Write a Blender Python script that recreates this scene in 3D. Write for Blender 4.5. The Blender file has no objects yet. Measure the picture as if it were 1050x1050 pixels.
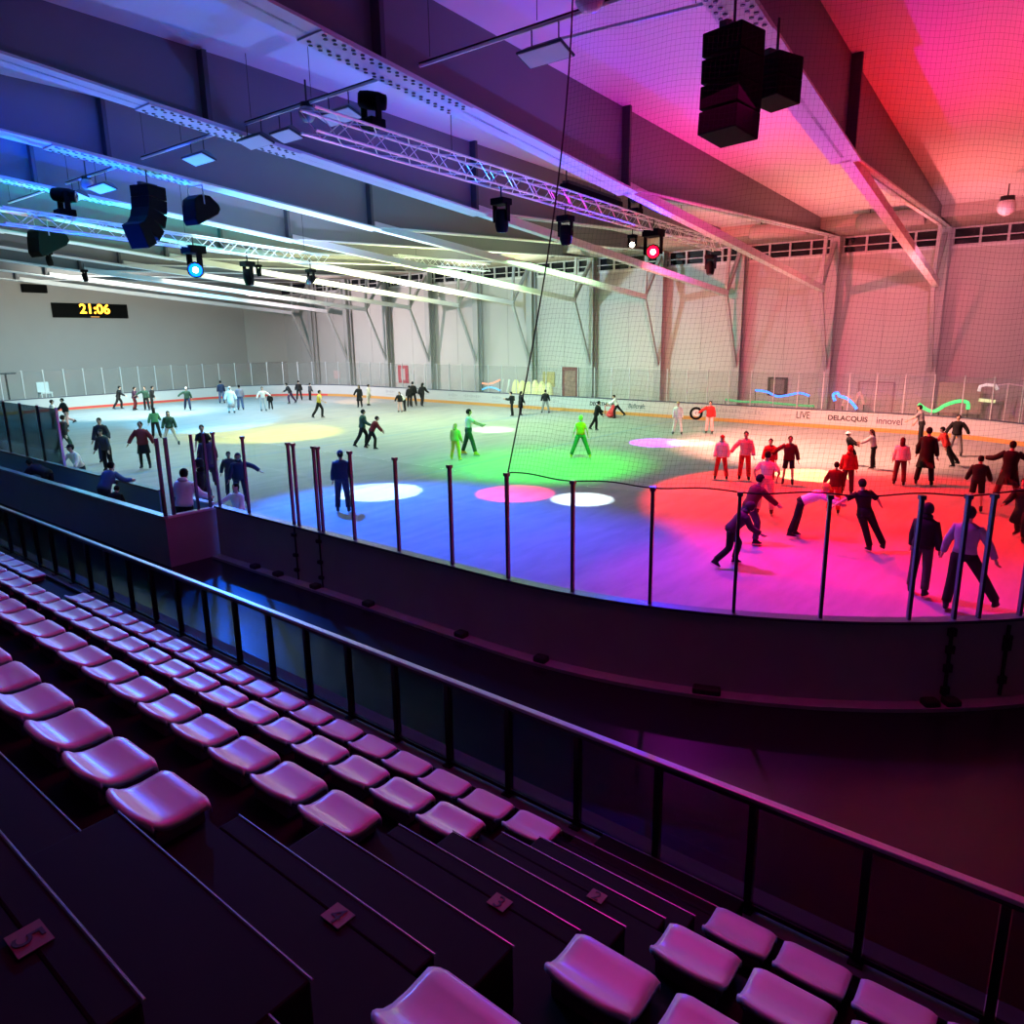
import bpy, bmesh, math, random
from mathutils import Vector, Matrix, Euler
random.seed(7)
R = math.radians
SC = bpy.context.scene
COL = SC.collection

# ---------------------------------------------------------------- materials
MATS = {}
def mat(name, col, rough=0.6, metal=0.0, spec=0.5, emit=None, estr=0.0, var=0.0, vscale=6.0, bump=0.0, bscale=40.0):
    if name in MATS: return MATS[name]
    m = bpy.data.materials.new(name); m.use_nodes = True
    nt = m.node_tree; b = nt.nodes['Principled BSDF']
    b.inputs['Base Color'].default_value = (*col, 1)
    b.inputs['Roughness'].default_value = rough
    b.inputs['Metallic'].default_value = metal
    b.inputs['Specular IOR Level'].default_value = spec
    if emit:
        b.inputs['Emission Color'].default_value = (*emit, 1); b.inputs['Emission Strength'].default_value = estr
    if var or bump:
        tc = nt.nodes.new('ShaderNodeTexCoord'); nz = nt.nodes.new('ShaderNodeTexNoise')
        nz.inputs['Scale'].default_value = vscale; nz.inputs['Detail'].default_value = 5
        nt.links.new(tc.outputs['Object'], nz.inputs['Vector'])
        if var:
            mx = nt.nodes.new('ShaderNodeMix'); mx.data_type = 'RGBA'
            mx.inputs[6].default_value = (*[c*(1-var) for c in col], 1)
            mx.inputs[7].default_value = (*[min(1, c*(1+var)) for c in col], 1)
            nt.links.new(nz.outputs['Fac'], mx.inputs[0]); nt.links.new(mx.outputs[2], b.inputs['Base Color'])
        if bump:
            n2 = nt.nodes.new('ShaderNodeTexNoise'); n2.inputs['Scale'].default_value = bscale
            nt.links.new(tc.outputs['Object'], n2.inputs['Vector'])
            bp = nt.nodes.new('ShaderNodeBump'); bp.inputs['Strength'].default_value = bump
            nt.links.new(n2.outputs['Fac'], bp.inputs['Height']); nt.links.new(bp.outputs['Normal'], b.inputs['Normal'])
    MATS[name] = m
    return m

def emat(name, col, strength):
    return mat(name, (0.02, 0.02, 0.02), 0.5, emit=col, estr=strength)

def glass_mat(name, clear, gloss, tint=(1, 1, 1), haze=0.0, hazecol=(.8, .8, .8), rough=0.05):
    m = bpy.data.materials.new(name); m.use_nodes = True; nt = m.node_tree
    nt.nodes.clear()
    out = nt.nodes.new('ShaderNodeOutputMaterial'); tr = nt.nodes.new('ShaderNodeBsdfTransparent')
    gl = nt.nodes.new('ShaderNodeBsdfGlossy'); gl.inputs['Roughness'].default_value = rough
    tr.inputs['Color'].default_value = (*[t*clear for t in tint], 1)
    mx = nt.nodes.new('ShaderNodeMixShader')
    lw = nt.nodes.new('ShaderNodeLayerWeight'); lw.inputs['Blend'].default_value = 0.35
    ml = nt.nodes.new('ShaderNodeMath'); ml.operation = 'MULTIPLY_ADD'
    ml.inputs[1].default_value = gloss*1.5; ml.inputs[2].default_value = gloss*0.4
    nt.links.new(lw.outputs['Fresnel'], ml.inputs[0]); nt.links.new(ml.outputs[0], mx.inputs[0])
    if haze:
        df = nt.nodes.new('ShaderNodeBsdfDiffuse'); df.inputs['Color'].default_value = (*hazecol, 1)
        m2 = nt.nodes.new('ShaderNodeMixShader'); m2.inputs[0].default_value = haze
        nt.links.new(tr.outputs[0], m2.inputs[1]); nt.links.new(df.outputs[0], m2.inputs[2])
        nt.links.new(m2.outputs[0], mx.inputs[1])
    else:
        nt.links.new(tr.outputs[0], mx.inputs[1])
    nt.links.new(gl.outputs[0], mx.inputs[2]); nt.links.new(mx.outputs[0], out.inputs[0])
    MATS[name] = m
    return m

# ---------------------------------------------------------------- mesh builder
class MB:
    def __init__(s): s.v = []; s.f = []; s.mi = []
    def add(s, vs, fs, mi=0):
        o = len(s.v); s.v += [tuple(v) for v in vs]; s.f += [tuple(i+o for i in f) for f in fs]; s.mi += [mi]*len(fs)
        return s
    def box(s, x0, x1, y0, y1, z0, z1, mi=0):
        v = [(x0,y0,z0),(x1,y0,z0),(x1,y1,z0),(x0,y1,z0),(x0,y0,z1),(x1,y0,z1),(x1,y1,z1),(x0,y1,z1)]
        return s.add(v, [(3,2,1,0),(4,5,6,7),(0,1,5,4),(1,2,6,5),(2,3,7,6),(3,0,4,7)], mi)
    def obox(s, c, size, M, mi=0):
        hx, hy, hz = [k/2 for k in size]
        v = [Vector(c) + M @ Vector((a*hx, b*hy, d*hz)) for d in (-1,1) for a, b in ((-1,-1),(1,-1),(1,1),(-1,1))]
        return s.add(v, [(3,2,1,0),(4,5,6,7),(0,1,5,4),(1,2,6,5),(2,3,7,6),(3,0,4,7)], mi)
    def tube(s, pts, r, n=8, cap=True, mi=0):
        pts = [Vector(p) for p in pts]; rr = r if isinstance(r, (list, tuple)) else [r]*len(pts)
        vs = []; up = None
        for i, p in enumerate(pts):
            d = (pts[min(i+1, len(pts)-1)] - pts[max(i-1, 0)]).normalized()
            if up is None: up = Vector((0,0,1)) if abs(d.z) < .9 else Vector((1,0,0))
            a = d.cross(up)
            if a.length < 1e-4: a = d.cross(Vector((0.3,1,0.2)))
            a.normalize(); b = a.cross(d).normalized(); up = b
            for k in range(n):
                t = 2*math.pi*k/n
                vs.append(p + (a*math.cos(t) + b*math.sin(t))*rr[i])
        fs = [(i*n+k, i*n+(k+1) % n, (i+1)*n+(k+1) % n, (i+1)*n+k) for i in range(len(pts)-1) for k in range(n)]
        if cap: fs += [tuple(range(n-1, -1, -1)), tuple((len(pts)-1)*n+k for k in range(n))]
        return s.add(vs, fs, mi)
    def loft(s, rings, cap=True, mi=0):
        n = len(rings[0]); vs = [p for r in rings for p in r]
        fs = [(i*n+k, i*n+(k+1) % n, (i+1)*n+(k+1) % n, (i+1)*n+k) for i in range(len(rings)-1) for k in range(n)]
        if cap: fs += [tuple(range(n-1, -1, -1)), tuple((len(rings)-1)*n+k for k in range(n))]
        return s.add(vs, fs, mi)
    def ball(s, c, rx, ry=None, rz=None, nu=10, nv=7, M=None, mi=0):
        ry = ry or rx; rz = rz or rx; c = Vector(c); vs = []
        for j in range(nv+1):
            ph = math.pi*j/nv
            for i in range(nu):
                th = 2*math.pi*i/nu
                p = Vector((rx*math.sin(ph)*math.cos(th), ry*math.sin(ph)*math.sin(th), rz*math.cos(ph)))
                vs.append(c + (M @ p if M else p))
        fs = [(j*nu+i, (j+1)*nu+i, (j+1)*nu+(i+1) % nu, j*nu+(i+1) % nu) for j in range(nv) for i in range(nu)]
        return s.add(vs, fs, mi)
    def prism(s, poly, fn, a0, a1, mi=0):
        n = len(poly); vs = [fn(p[0], p[1], a0) for p in poly] + [fn(p[0], p[1], a1) for p in poly]
        fs = [tuple(range(n-1, -1, -1)), tuple(range(n, 2*n))] + [(k, (k+1) % n, n+(k+1) % n, n+k) for k in range(n)]
        return s.add(vs, fs, mi)
    def mesh(s, name, mats, smooth=False):
        me = bpy.data.meshes.new(name); me.from_pydata(s.v, [], s.f)
        for m in (mats if isinstance(mats, (list, tuple)) else [mats]): me.materials.append(m)
        me.polygons.foreach_set('material_index', s.mi)
        bm = bmesh.new(); bm.from_mesh(me); bmesh.ops.remove_doubles(bm, verts=bm.verts, dist=1e-5)
        bmesh.ops.recalc_face_normals(bm, faces=bm.faces); bm.to_mesh(me); bm.free()
        if smooth: me.shade_smooth()
        return me
    def build(s, name, mats, parent=None, smooth=False, bevel=0, loc=None):
        me = s.mesh(name, mats, smooth)
        o = bpy.data.objects.new(name, me); COL.objects.link(o)
        if parent: o.parent = parent
        if loc: o.location = loc
        if bevel:
            b = o.modifiers.new('edge', 'BEVEL'); b.width = bevel; b.segments = 2; b.limit_method = 'ANGLE'
        return o

def tag(o, label=None, cat=None, group=None, kind=None):
    if label: o['label'] = label
    if cat: o['category'] = cat
    if group: o['group'] = group
    if kind: o['kind'] = kind
    return o
def thing(name, label, cat, loc=(0,0,0), rz=0, group=None):
    o = bpy.data.objects.new(name, None); COL.objects.link(o); o.location = loc; o.rotation_euler = (0,0,rz)
    o.empty_display_size = .1
    return tag(o, label, cat, group)
def struct(o, label=None):
    return tag(o, label, None, None, 'structure')
def copy_tree(o, parent=None):
    c = o.copy(); COL.objects.link(c); c.parent = parent
    for ch in list(KIDS.get(o.name, [])):
        copy_tree(ch, c)
    return c
KIDS = {}
def kids(o, *ch): KIDS.setdefault(o.name, []).extend(ch)
def rotz(a): return Matrix.Rotation(a, 3, 'Z')
def roty(a): return Matrix.Rotation(a, 3, 'Y')
def rotx(a): return Matrix.Rotation(a, 3, 'X')

ORD = ['first','second','third','fourth','fifth','sixth','seventh','eighth','ninth','tenth','eleventh','twelfth','thirteenth','fourteenth','fifteenth','sixteenth','seventeenth','eighteenth','nineteenth','twentieth','twenty-first','twenty-second','twenty-third','twenty-fourth','twenty-fifth','twenty-sixth','twenty-seventh','twenty-eighth','twenty-ninth','thirtieth']

# palette
WHITEWALL = mat('painted_wall', (.50,.49,.46), .8, var=.06, vscale=.6, bump=.02, bscale=60)
GREYWALL = mat('grey_wall', (.36,.36,.37), .8, var=.08, vscale=.8)
COLSTEEL = mat('column_steel', (.36,.37,.36), .55, var=.05, vscale=2)
STIFFSHADE = mat('stiffener_shade', (.06,.06,.07), .6)  # beam paint darkened: unlit shade of the stiffeners put into the colour
BEAMPAINT = mat('beam_paint', (.66,.67,.69), .5, var=.04, vscale=1.2)
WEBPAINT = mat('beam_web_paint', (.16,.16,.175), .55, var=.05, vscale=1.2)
ROOFPAINT = mat('roof_paint', (.70,.70,.70), .75, var=.04, vscale=.7)
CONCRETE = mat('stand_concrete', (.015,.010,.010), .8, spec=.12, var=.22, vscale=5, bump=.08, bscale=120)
NOSING = mat('nosing_metal', (.62,.62,.64), .28, metal=.9)
RUBBER = mat('rubber_floor', (.010,.011,.015), .27, spec=.35, var=.25, vscale=3, bump=.05, bscale=150)
SEATP = mat('seat_plastic', (.72,.66,.70), .30, spec=.6, bump=.03, bscale=260)
BLACK = mat('black_paint', (.003,.003,.003), .7, spec=.08)
BLACKM = mat('black_metal', (.012,.012,.013), .42, spec=.5)
RAILTOP = mat('rail_cap', (.42,.40,.42), .32, metal=.6)
RAILGLASS = glass_mat('smoked_panel', .50, .05, (.95,.95,1.0), haze=.0)
BOARDW = mat('board_white', (.42,.42,.415), .38, var=.03, vscale=1.5)
BOARDOUT = mat('board_outside', (.36,.33,.36), .6, var=.12, vscale=2)
BOARDCAP = mat('board_cap', (.05,.06,.10), .4)
KICKY = mat('kick_yellow', (.50,.24,.06), .5)
KICKR = mat('kick_red', (.55,.05,.05), .5)
ALU = mat('aluminium', (.62,.63,.66), .3, metal=.85)
POSTM = mat('post_metal', (.13,.13,.16), .3, metal=.6)
SHIELD = glass_mat('shield_glass', .985, .035, (.99,1,.99))
FARSHIELD = glass_mat('far_shield_glass', .95, .05, (.98,.99,.98), haze=.025, hazecol=(.75,.76,.77))
PANEGLASS = glass_mat('box_shield', .62, .30, (.7,.85,.95), rough=.12)
TRUSSM = mat('truss_aluminium', (.82,.82,.84), .3, metal=.55)
LAMPW = mat('lamp_diffuser', (.6,.62,.63), .4, emit=(.8,.9,1), estr=.03)
SKIN = mat('skin', (.50,.32,.24), .55)
EYE = mat('eye_dark', (.02,.015,.012), .3)
ICEBLADE = mat('blade_steel', (.7,.7,.72), .2, metal=1)

# ---------------------------------------------------------------- dimensions
X0, X1 = 7.75, 36.6          # rink sides
YE, YN = 54.0, -2.0          # rink ends
RC = 8.5
XW = 40.0                    # far wall
YW = 59.4                    # end wall
YB = [5.95+4.86*k for k in range(11)]
BZ = lambda x: 9.85-.0868*x
RZ = lambda x: 11.1-.033*x

# ---------------------------------------------------------------- shell
def shell():
    o = MB().box(-8, XW+.3, -9, YW+.3, -.2, 0).build('floor', RUBBER); struct(o, 'dark rubber floor around the rink')
    # ice
    pts = []
    for cx, cy, a0 in ((X0+RC,YN+RC,180),(X1-RC,YN+RC,270),(X1-RC,YE-RC,0),(X0+RC,YE-RC,90)):
        for k in range(13):
            a = R(a0+90*k/12); pts.append((cx+RC*math.cos(a), cy+RC*math.sin(a)))
    m = bpy.data.materials.new('ice'); m.use_nodes = True; nt = m.node_tree; b = nt.nodes['Principled BSDF']
    b.inputs['Roughness'].default_value = .5; b.inputs['Specular IOR Level'].default_value = .06; b.inputs['IOR'].default_value = 1.12
    tc = nt.nodes.new('ShaderNodeTexCoord'); mp = nt.nodes.new('ShaderNodeMapping'); mp.inputs['Scale'].default_value = (.5,2.2,1); mp.inputs['Rotation'].default_value = (0,0,.6)
    nz = nt.nodes.new('ShaderNodeTexNoise'); nz.inputs['Scale'].default_value = 1.1; nz.inputs['Detail'].default_value = 8; nz.inputs['Roughness'].default_value = .65
    rp = nt.nodes.new('ShaderNodeValToRGB'); rp.color_ramp.elements[0].position = .3; rp.color_ramp.elements[0].color = (.235,.245,.255,1); rp.color_ramp.elements[1].position = .6; rp.color_ramp.elements[1].color = (.295,.30,.305,1)
    nt.links.new(tc.outputs['Object'], mp.inputs[0]); nt.links.new(mp.outputs[0], nz.inputs[0]); nt.links.new(nz.outputs[0], rp.inputs[0]); nt.links.new(rp.outputs[0], b.inputs['Base Color'])
    o = MB().prism(pts, lambda a, b2, c: (a, b2, c), 0, .02).build('floor_ice', m); struct(o, 'white ice surface of the rink')
    ln = MB()
    for yy, w in ((26,.18),(17.5,.12),(34.5,.12)):
        ln.box(X0+.35, X1-.35, yy-w, yy+w, .02, .0204)
    o = ln.build('floor_line', mat('ice_line', (.19,.22,.27), .5, spec=.06)); struct(o, 'faint blue-grey lines across the ice')
    # walls
    o = MB().box(XW, XW+.3, -9, YW+.3, 0, 8.5).build('wall_far', WHITEWALL); struct(o, 'pale far long wall')
    se = MB()
    for k in range(len(YB)):
        se.box(XW-.012, XW, YB[k]+2.42, YB[k]+2.44, 2.6, 8.5)
    o = se.build('trim_1', mat('wall_joint', (.30,.29,.28), .8)); struct(o)
    o = MB().box(XW-.05, XW, -9, YW, 8.42, 8.52).build('trim_2', mat('sill_paint', (.66,.66,.64), .6)); struct(o)
    o = MB().box(XW, XW+.3, -9, YW+.3, 9.35, 11).build('wall_far_upper', WHITEWALL); struct(o)
    o = MB().box(-8, XW, YW, YW+.3, 0, 11).build('wall_left', mat('end_wall', (.40,.37,.35), .8, var=.05, vscale=.5)); struct(o, 'grey-beige end wall')
    o = MB().box(X1-.6, XW, YW-.06, YW, 2.5, 7.6).build('trim_3', WHITEWALL); struct(o)
    o = MB().box(-8, XW, -9.3, -9, 0, 11).build('wall_right', mat('side_wall', (.25,.22,.23), .8)); struct(o)
    o = MB().box(-8.3, -8, -9, YW, 0, 11).build('wall_near', mat('back_wall', (.20,.19,.20), .8)); struct(o)
    # roof
    rf = MB().prism([(9.75,10.55),(XW+.3,RZ(XW+.3)),(XW+.3,11.6),(-8,11.6),(-8,10.55)], lambda a, b2, c: (a, c, b2), -9.3, YW+.3)
    o = rf.build('ceiling', ROOFPAINT); struct(o, 'pale roof deck between the beams')
    sm = MB()
    for k in range(-2, len(YB)):
        y = (YB[0]-4.86 if k < 0 else YB[k]) + 2.43
        for x in (14.0, 18.5, 23.0, 27.5, 32.0):
            sm.box(x-.012, x+.012, y-2.2, y+2.2, RZ(x)-.012, RZ(x)+.01)
    o = sm.build('ceiling_joint', mat('roof_joint', (.38,.38,.38), .8)); struct(o)
    # clerestory windows, one per bay
    for k in range(-1, len(YB)-1):
        ya = (YB[0]-4.86 if k < 0 else YB[k]); yb = ya+4.86
        fr = MB()
        for z in (8.52, 9.28): fr.box(XW-.06, XW+.02, ya+.25, yb-.25, z, z+.07)
        for j in range(5):
            y = ya+.25+(4.36)*j/4; fr.box(XW-.08, XW+.02, y-.05, y+.05, 8.52, 9.35)
        w = fr.build('window_%d' % (k+2), mat('window_frame', (.50,.50,.49), .5)); struct(w, 'dark clerestory window strip with pale mullions')
        MB().box(XW+.10, XW+.14, ya, yb, 8.5, 9.36).build('pane', mat('night_glass', (.008,.01,.014), .15, spec=.6), w)
        MB().tube([(XW-.25, ya+.1, 8.86), (XW-.25, yb-.1, 8.86)], .03, 6).build('pipe', mat('pipe_paint', (.55,.55,.54), .5), w)
    # eave soffit and duct under the roof edge
    ev = MB()
    for i in range(9):
        x = 36.3+.42*i; ev.box(x, x+.34, -9, YW, 9.36, RZ(x)+.05)
    o = ev.build('ceiling_eave', mat('eave_board', (.34,.29,.24), .7, var=.1, vscale=2)); struct(o, 'brown ribbed eave soffit')
shell()

# ---------------------------------------------------------------- columns, struts, beams
SKEW = {0: 1.15, 1: .45}
def beams():
    for k, yb in enumerate(YB):
        c = MB()
        c.box(39.28, 39.34, yb-.23, yb+.23, 0, 9.4); c.box(39.72, 39.78, yb-.23, yb+.23, 0, 9.4); c.box(39.34, 39.72, yb-.03, yb+.03, 0, 9.4)
        col = struct(c.build('column', COLSTEEL), 'grey steel column on the far wall')
        hub = Vector((37.5, yb, BZ(37.5)+.12))
        for a, b, r in ((hub, (39.35, yb, 2.75), .10), (hub, (37.75, yb, 9.2), .085), (hub, (39.3, yb, 9.05), .11)):
            d = Vector(b)-hub; L = d.length; ang = math.atan2(d.x, d.z)
            m = MB().obox((hub+Vector(b))/2, (r*1.5, r*1.8, L), roty(ang)); m.build('strut', COLSTEEL, col)
        MB().ball(hub, .17, .17, .17, 8, 6).build('strut_hub', COLSTEEL, col, True)
    for k in range(-1, len(YB)):
        yb = YB[0]-4.86 if k < 0 else YB[k]
        sk = SKEW.get(k, 1.2 if k < 0 else 0)
        def P(x, dy, z, yb=yb, sk=sk):
            return (x, yb - sk*(39.5-x)/22.0 + dy, z)
        def slab(x0, x1, za, zb, dy0, dy1, m):   # za, zb: functions of x
            vs = [P(x0,dy0,za(x0)),P(x1,dy0,za(x1)),P(x1,dy1,za(x1)),P(x0,dy1,za(x0)),P(x0,dy0,zb(x0)),P(x1,dy0,zb(x1)),P(x1,dy1,zb(x1)),P(x0,dy1,zb(x0))]
            m.add(vs, [(3,2,1,0),(4,5,6,7),(0,1,5,4),(1,2,6,5),(2,3,7,6),(3,0,4,7)])
        web = MB(); top = lambda x: RZ(x) if x >= 9.75 else 10.55
        slab(-7.9, 9.75, BZ, lambda x: 10.55, -.035, .035, web); slab(9.75, 17.5, BZ, RZ, -.035, .035, web)
        ub = lambda x: 8.36+(x-17.5)*.043
        slab(17.5, 39.3, ub, RZ, -.035, .035, web)
        o = struct(web.build('roof_beam', WEBPAINT), 'deep steel roof beam across the rink')
        fl = MB(); w = .31
        slab(-7.9, 17.9, BZ, lambda x: BZ(x)+.05, -w, w, fl); fl.build('bottom_flange', BEAMPAINT, o)
        br = MB(); slab(17.7, 37.5, BZ, lambda x: BZ(x)+.26, -.14, .14, br); br.build('brace', BEAMPAINT, o)
        uf = MB(); slab(17.5, 39.3, ub, lambda x: ub(x)+.045, -.2, .2, uf); uf.build('upper_chord_flange', BEAMPAINT, o)
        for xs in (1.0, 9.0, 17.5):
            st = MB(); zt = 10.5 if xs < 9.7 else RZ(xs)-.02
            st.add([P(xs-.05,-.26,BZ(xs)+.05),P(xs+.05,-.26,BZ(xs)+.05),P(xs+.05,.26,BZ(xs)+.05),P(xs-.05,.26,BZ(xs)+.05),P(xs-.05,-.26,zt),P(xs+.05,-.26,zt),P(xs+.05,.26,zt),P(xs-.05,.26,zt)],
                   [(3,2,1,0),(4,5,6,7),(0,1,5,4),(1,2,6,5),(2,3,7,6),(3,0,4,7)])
            st.build('stiffener', STIFFSHADE, o)
        # bolted splice plate under the flange
        xs0, xs1 = 7.7, 11.2
        sp = MB(); slab(xs0, xs1, lambda x: BZ(x)-.03, lambda x: BZ(x)-.002, -.31, .31, sp)
        spo = sp.build('splice_plate', BEAMPAINT, o)
        if k <= 4:
            bt = MB(); na = math.atan(.0868)
            for i in range(18):
                x = xs0+.15+i*(xs1-xs0-.3)/17
                for j, dy in enumerate((-.24,-.14,.14,.24)):
                    px, py, pz = P(x+(.05 if j % 2 else -.05), dy, BZ(x)-.03)
                    bt.tube([(px,py,pz),(px,py,pz-.014)], .036, 6)
            bt.build('bolts', mat('bolt_dark', (.02,.02,.025), .5), spo)
beams()

# ---------------------------------------------------------------- grandstand
TR = [('A',4.05,.68),('B',3.15,1.28),('C',2.25,1.89),('D',1.33,2.50),('E',.42,3.11),('F',-.50,3.72),('G',-1.42,4.33),('H',-2.34,4.94)]
YS0, YS1 = -8.9, YW-.1
AY0, AY1 = 1.54, 2.78          # aisle
def stand():
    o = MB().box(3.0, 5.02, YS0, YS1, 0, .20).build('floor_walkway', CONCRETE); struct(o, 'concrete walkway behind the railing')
    o = MB().box(4.62, 5.0, YS0, YS1, .20, .235).build('floor_kerb', mat('kerb_concrete', (.16,.14,.15), .7, var=.2, vscale=6)); struct(o)
    for i, (n, xn, z) in enumerate(TR):
        xb = TR[i+1][1]-.02 if i+1 < len(TR) else -7.9
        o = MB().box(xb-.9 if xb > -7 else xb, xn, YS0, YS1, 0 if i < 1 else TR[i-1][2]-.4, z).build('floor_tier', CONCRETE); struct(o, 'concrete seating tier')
    # half-height steps and tread units in the stair aisle
    for i, (n, xn, z) in enumerate(TR[:6]):
        zl = TR[i-1][2] if i else .20
        t = thing('stair_step', ['concrete step unit in the aisle between walkway and lowest seat row','concrete step unit in the aisle between first and second seat rows','concrete step unit in the aisle between second and third seat rows','concrete step unit in the aisle between third and fourth seat rows','concrete step unit in the aisle above the fourth seat row','concrete step unit highest up the aisle, beside the camera'][i], 'step', (xn, (AY0+AY1)/2, zl))
        wy = (AY1-AY0)/2; h = (z-zl)
        MB().box(.0, .53, -wy, wy, 0, h/2).build('lower_step', CONCRETE, t, bevel=.01)
        MB().box(.0, .10, -wy, wy, h/2, h+.003).build('upper_tread', CONCRETE, t, bevel=.01)
        MB().tube([(.532,-wy,h/2), (.532,wy,h/2)], .0045, 6).build('nosing_strip', NOSING, t)
        MB().tube([(.102,-wy,h+.003), (.102,wy,h+.003)], .0045, 6).build('nosing_strip', NOSING, t)
    # low ledge with a metal edge behind the fourth row
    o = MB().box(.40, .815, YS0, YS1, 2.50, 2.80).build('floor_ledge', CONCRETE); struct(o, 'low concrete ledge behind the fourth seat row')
    o = MB().tube([(.817, YS0, 2.80), (.817, YS1, 2.80)], .0045, 6).build('trim_4', NOSING); struct(o)
stand()

def row_plates():
    pm = mat('plate_orange', (.20,.07,.05), .6, var=.15, vscale=30); dk = mat('plate_ink', (.03,.015,.015), .7)
    for ch, i, lab in (('2',1,'smallest orange row plate, reading 2, farthest down the aisle steps'),('3',2,'small orange row plate reading 3 on the aisle steps'),('4',3,'orange row plate reading 4 on the aisle step'),('5',4,'orange row plate reading 5 on the dark upper aisle step')):
        n, xn, z = TR[i]
        t = MB().box(-.035, .045, -.052, .052, 0, .003).build('row_number_plate', pm, None, loc=(xn+.0, 1.95, z+.0045))
        tag(t, lab, 'plate')
        cu = bpy.data.curves.new('num', 'FONT'); cu.body = ch; cu.size = .10; cu.align_x = 'CENTER'; cu.align_y = 'CENTER'; cu.extrude = .001
        tmp = bpy.data.objects.new('tmp', cu); COL.objects.link(tmp)
        me = bpy.data.meshes.new_from_object(tmp.evaluated_get(bpy.context.evaluated_depsgraph_get())); bpy.data.objects.remove(tmp)
        me.materials.clear(); me.materials.append(dk)
        d = bpy.data.objects.new('digit', me); COL.objects.link(d); d.parent = t; d.location = (0,0,.0045); d.rotation_euler = (0,0,R(-90))
row_plates()

# ---------------------------------------------------------------- seats
def seat_mesh():
    # side profile, x = 0 at the front edge (towards the rink), x negative to the rear lip
    prof = [(.0,-.040),(-.003,-.014),(-.022,.0),(-.07,-.004),(-.13,-.010),(-.19,-.006),(-.235,.012),(-.268,.038),(-.292,.050),(-.308,.048),(-.318,.036)]
    nx = len(prof); ny = 15; W = .205; th = .030; m = MB(); top = []; bot = []
    for i, (x, z) in enumerate(prof):
        for j in range(ny):
            t = -1+2*j/(ny-1); y = W*t
            zz = z - (.010*max(0, abs(t)-.84)/.16)
            xx = x
            if i >= 6: xx += .055*abs(t)**3*(i-5)/6; zz -= .030*abs(t)**3*(i-5)/6   # rounded rear rim
            if i <= 2: xx -= .012*max(0, abs(t)-.75)/.25
            top.append((xx, y, zz)); bot.append((xx+(.012 if i > 7 else 0), y*.985, zz-th))
    vs = top+bot; N = nx*ny; fs = []
    for i in range(nx-1):
        for j in range(ny-1):
            a = i*ny+j; fs.append((a, a+1, a+ny+1, a+ny)); fs.append((N+a, N+a+ny, N+a+ny+1, N+a+1))
    for i in range(nx-1):
        for j in (0, ny-1):
            a = i*ny+j; fs.append((a, a+ny, N+a+ny, N+a))
    for j in range(ny-1):
        for i in (0, nx-1):
            a = i*ny+j; fs.append((a, a+1, N+a+1, N+a))
    m.add(vs, fs)
    return m.mesh('seat_shell', SEATP, True)
SEATME = seat_mesh()
def seat_bracket_mesh():
    m = MB(); m.box(-.27, -.03, -.17, .17, -.115, -.03); m.box(-.25, -.05, -.19, .19, -.06, -.03)
    return m.mesh('seat_base', mat('seat_base_dark', (.16,.07,.11), .6))
SEATBR = seat_bracket_mesh()
def seats():
    proto = bpy.data.objects.new('stadium_seat', SEATME); COL.objects.link(proto)
    base = bpy.data.objects.new('seat_base', SEATBR); COL.objects.link(base); base.parent = proto
    kids(proto, base); used = [False]
    rows = [('A','lowest row beside the railing'),('B','second row up from the railing'),('C','third row up from the railing'),('D','fourth row up from the railing')]
    def put(x, y, z, label, grp):
        if not used[0]: o = proto; used[0] = True
        else: o = copy_tree(proto)
        o.location = (x, y, z); tag(o, label, 'seat', grp)
    left = {'A':(2.84,.48,27), 'B':(2.84,.48,20), 'C':(2.81,.485,13), 'D':(2.83,.49,6)}
    right = {'A':(1.54,.46,5), 'B':(1.46,.48,3), 'C':(1.49,.49,2), 'D':(1.45,.49,1)}
    for i, (rn, rd) in enumerate(rows):
        n, xn, z = TR[i]
        y0, p, cnt = left[rn]
        for k in range(cnt):
            if rn == 'A' and k in (19, 20, 21): continue
            far = rn == 'A' and k > 21
            idx = k-22 if far else k
            lab = 'pale seat, %s beyond the aisle steps, %s' % (ORD[idx], rd)
            if far: lab = 'pale seat, %s past the bare gap, %s' % (ORD[idx], rd)
            put(xn+.02, y0+.205+k*p, z+.115, lab, 'pale seats beyond the aisle steps')
        y0, p, cnt = right[rn]
        for k in range(cnt):
            put(xn+.02, y0-.205-k*p, z+.115, 'pale seat, %s below the aisle steps, %s' % (ORD[k], rd), 'pale seats on the near side of the aisle')
seats()

# ---------------------------------------------------------------- railing
def railing():
    xr, zb, zt = 4.76, .20, 1.215
    t = thing('guard_railing', 'long black guard railing with smoked glass panels along the grandstand front', 'railing', (xr, 0, zb))
    ys = []; y = .78-.80*3
    while y < 32: ys.append(y); y += .797
    rt = MB(); rt.box(-.035, .035, ys[0]-.5, ys[-1], zt-zb-.035, zt-zb); rt.build('top_rail', RAILTOP, t, bevel=.008)
    MB().box(-.02, .02, ys[0]-.5, ys[-1], zt-zb-.075, zt-zb-.035).build('upper_bar', BLACKM, t)
    MB().box(-.02, .02, ys[0]-.5, ys[-1], .055, .095).build('lower_bar', BLACKM, t)
    for i, y in enumerate(ys):
        p = MB().box(-.03, .03, y-.028, y+.028, .0, zt-zb-.07)
        p.box(-.07, .07, y-.05, y+.05, .035, .05)
        p.build('post', BLACKM, t)
        if i+1 < len(ys):
            MB().box(-.006, .006, y+.035, ys[i+1]-.035, .095, zt-zb-.075).build('glass_panel', RAILGLASS, t)
railing()

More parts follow.
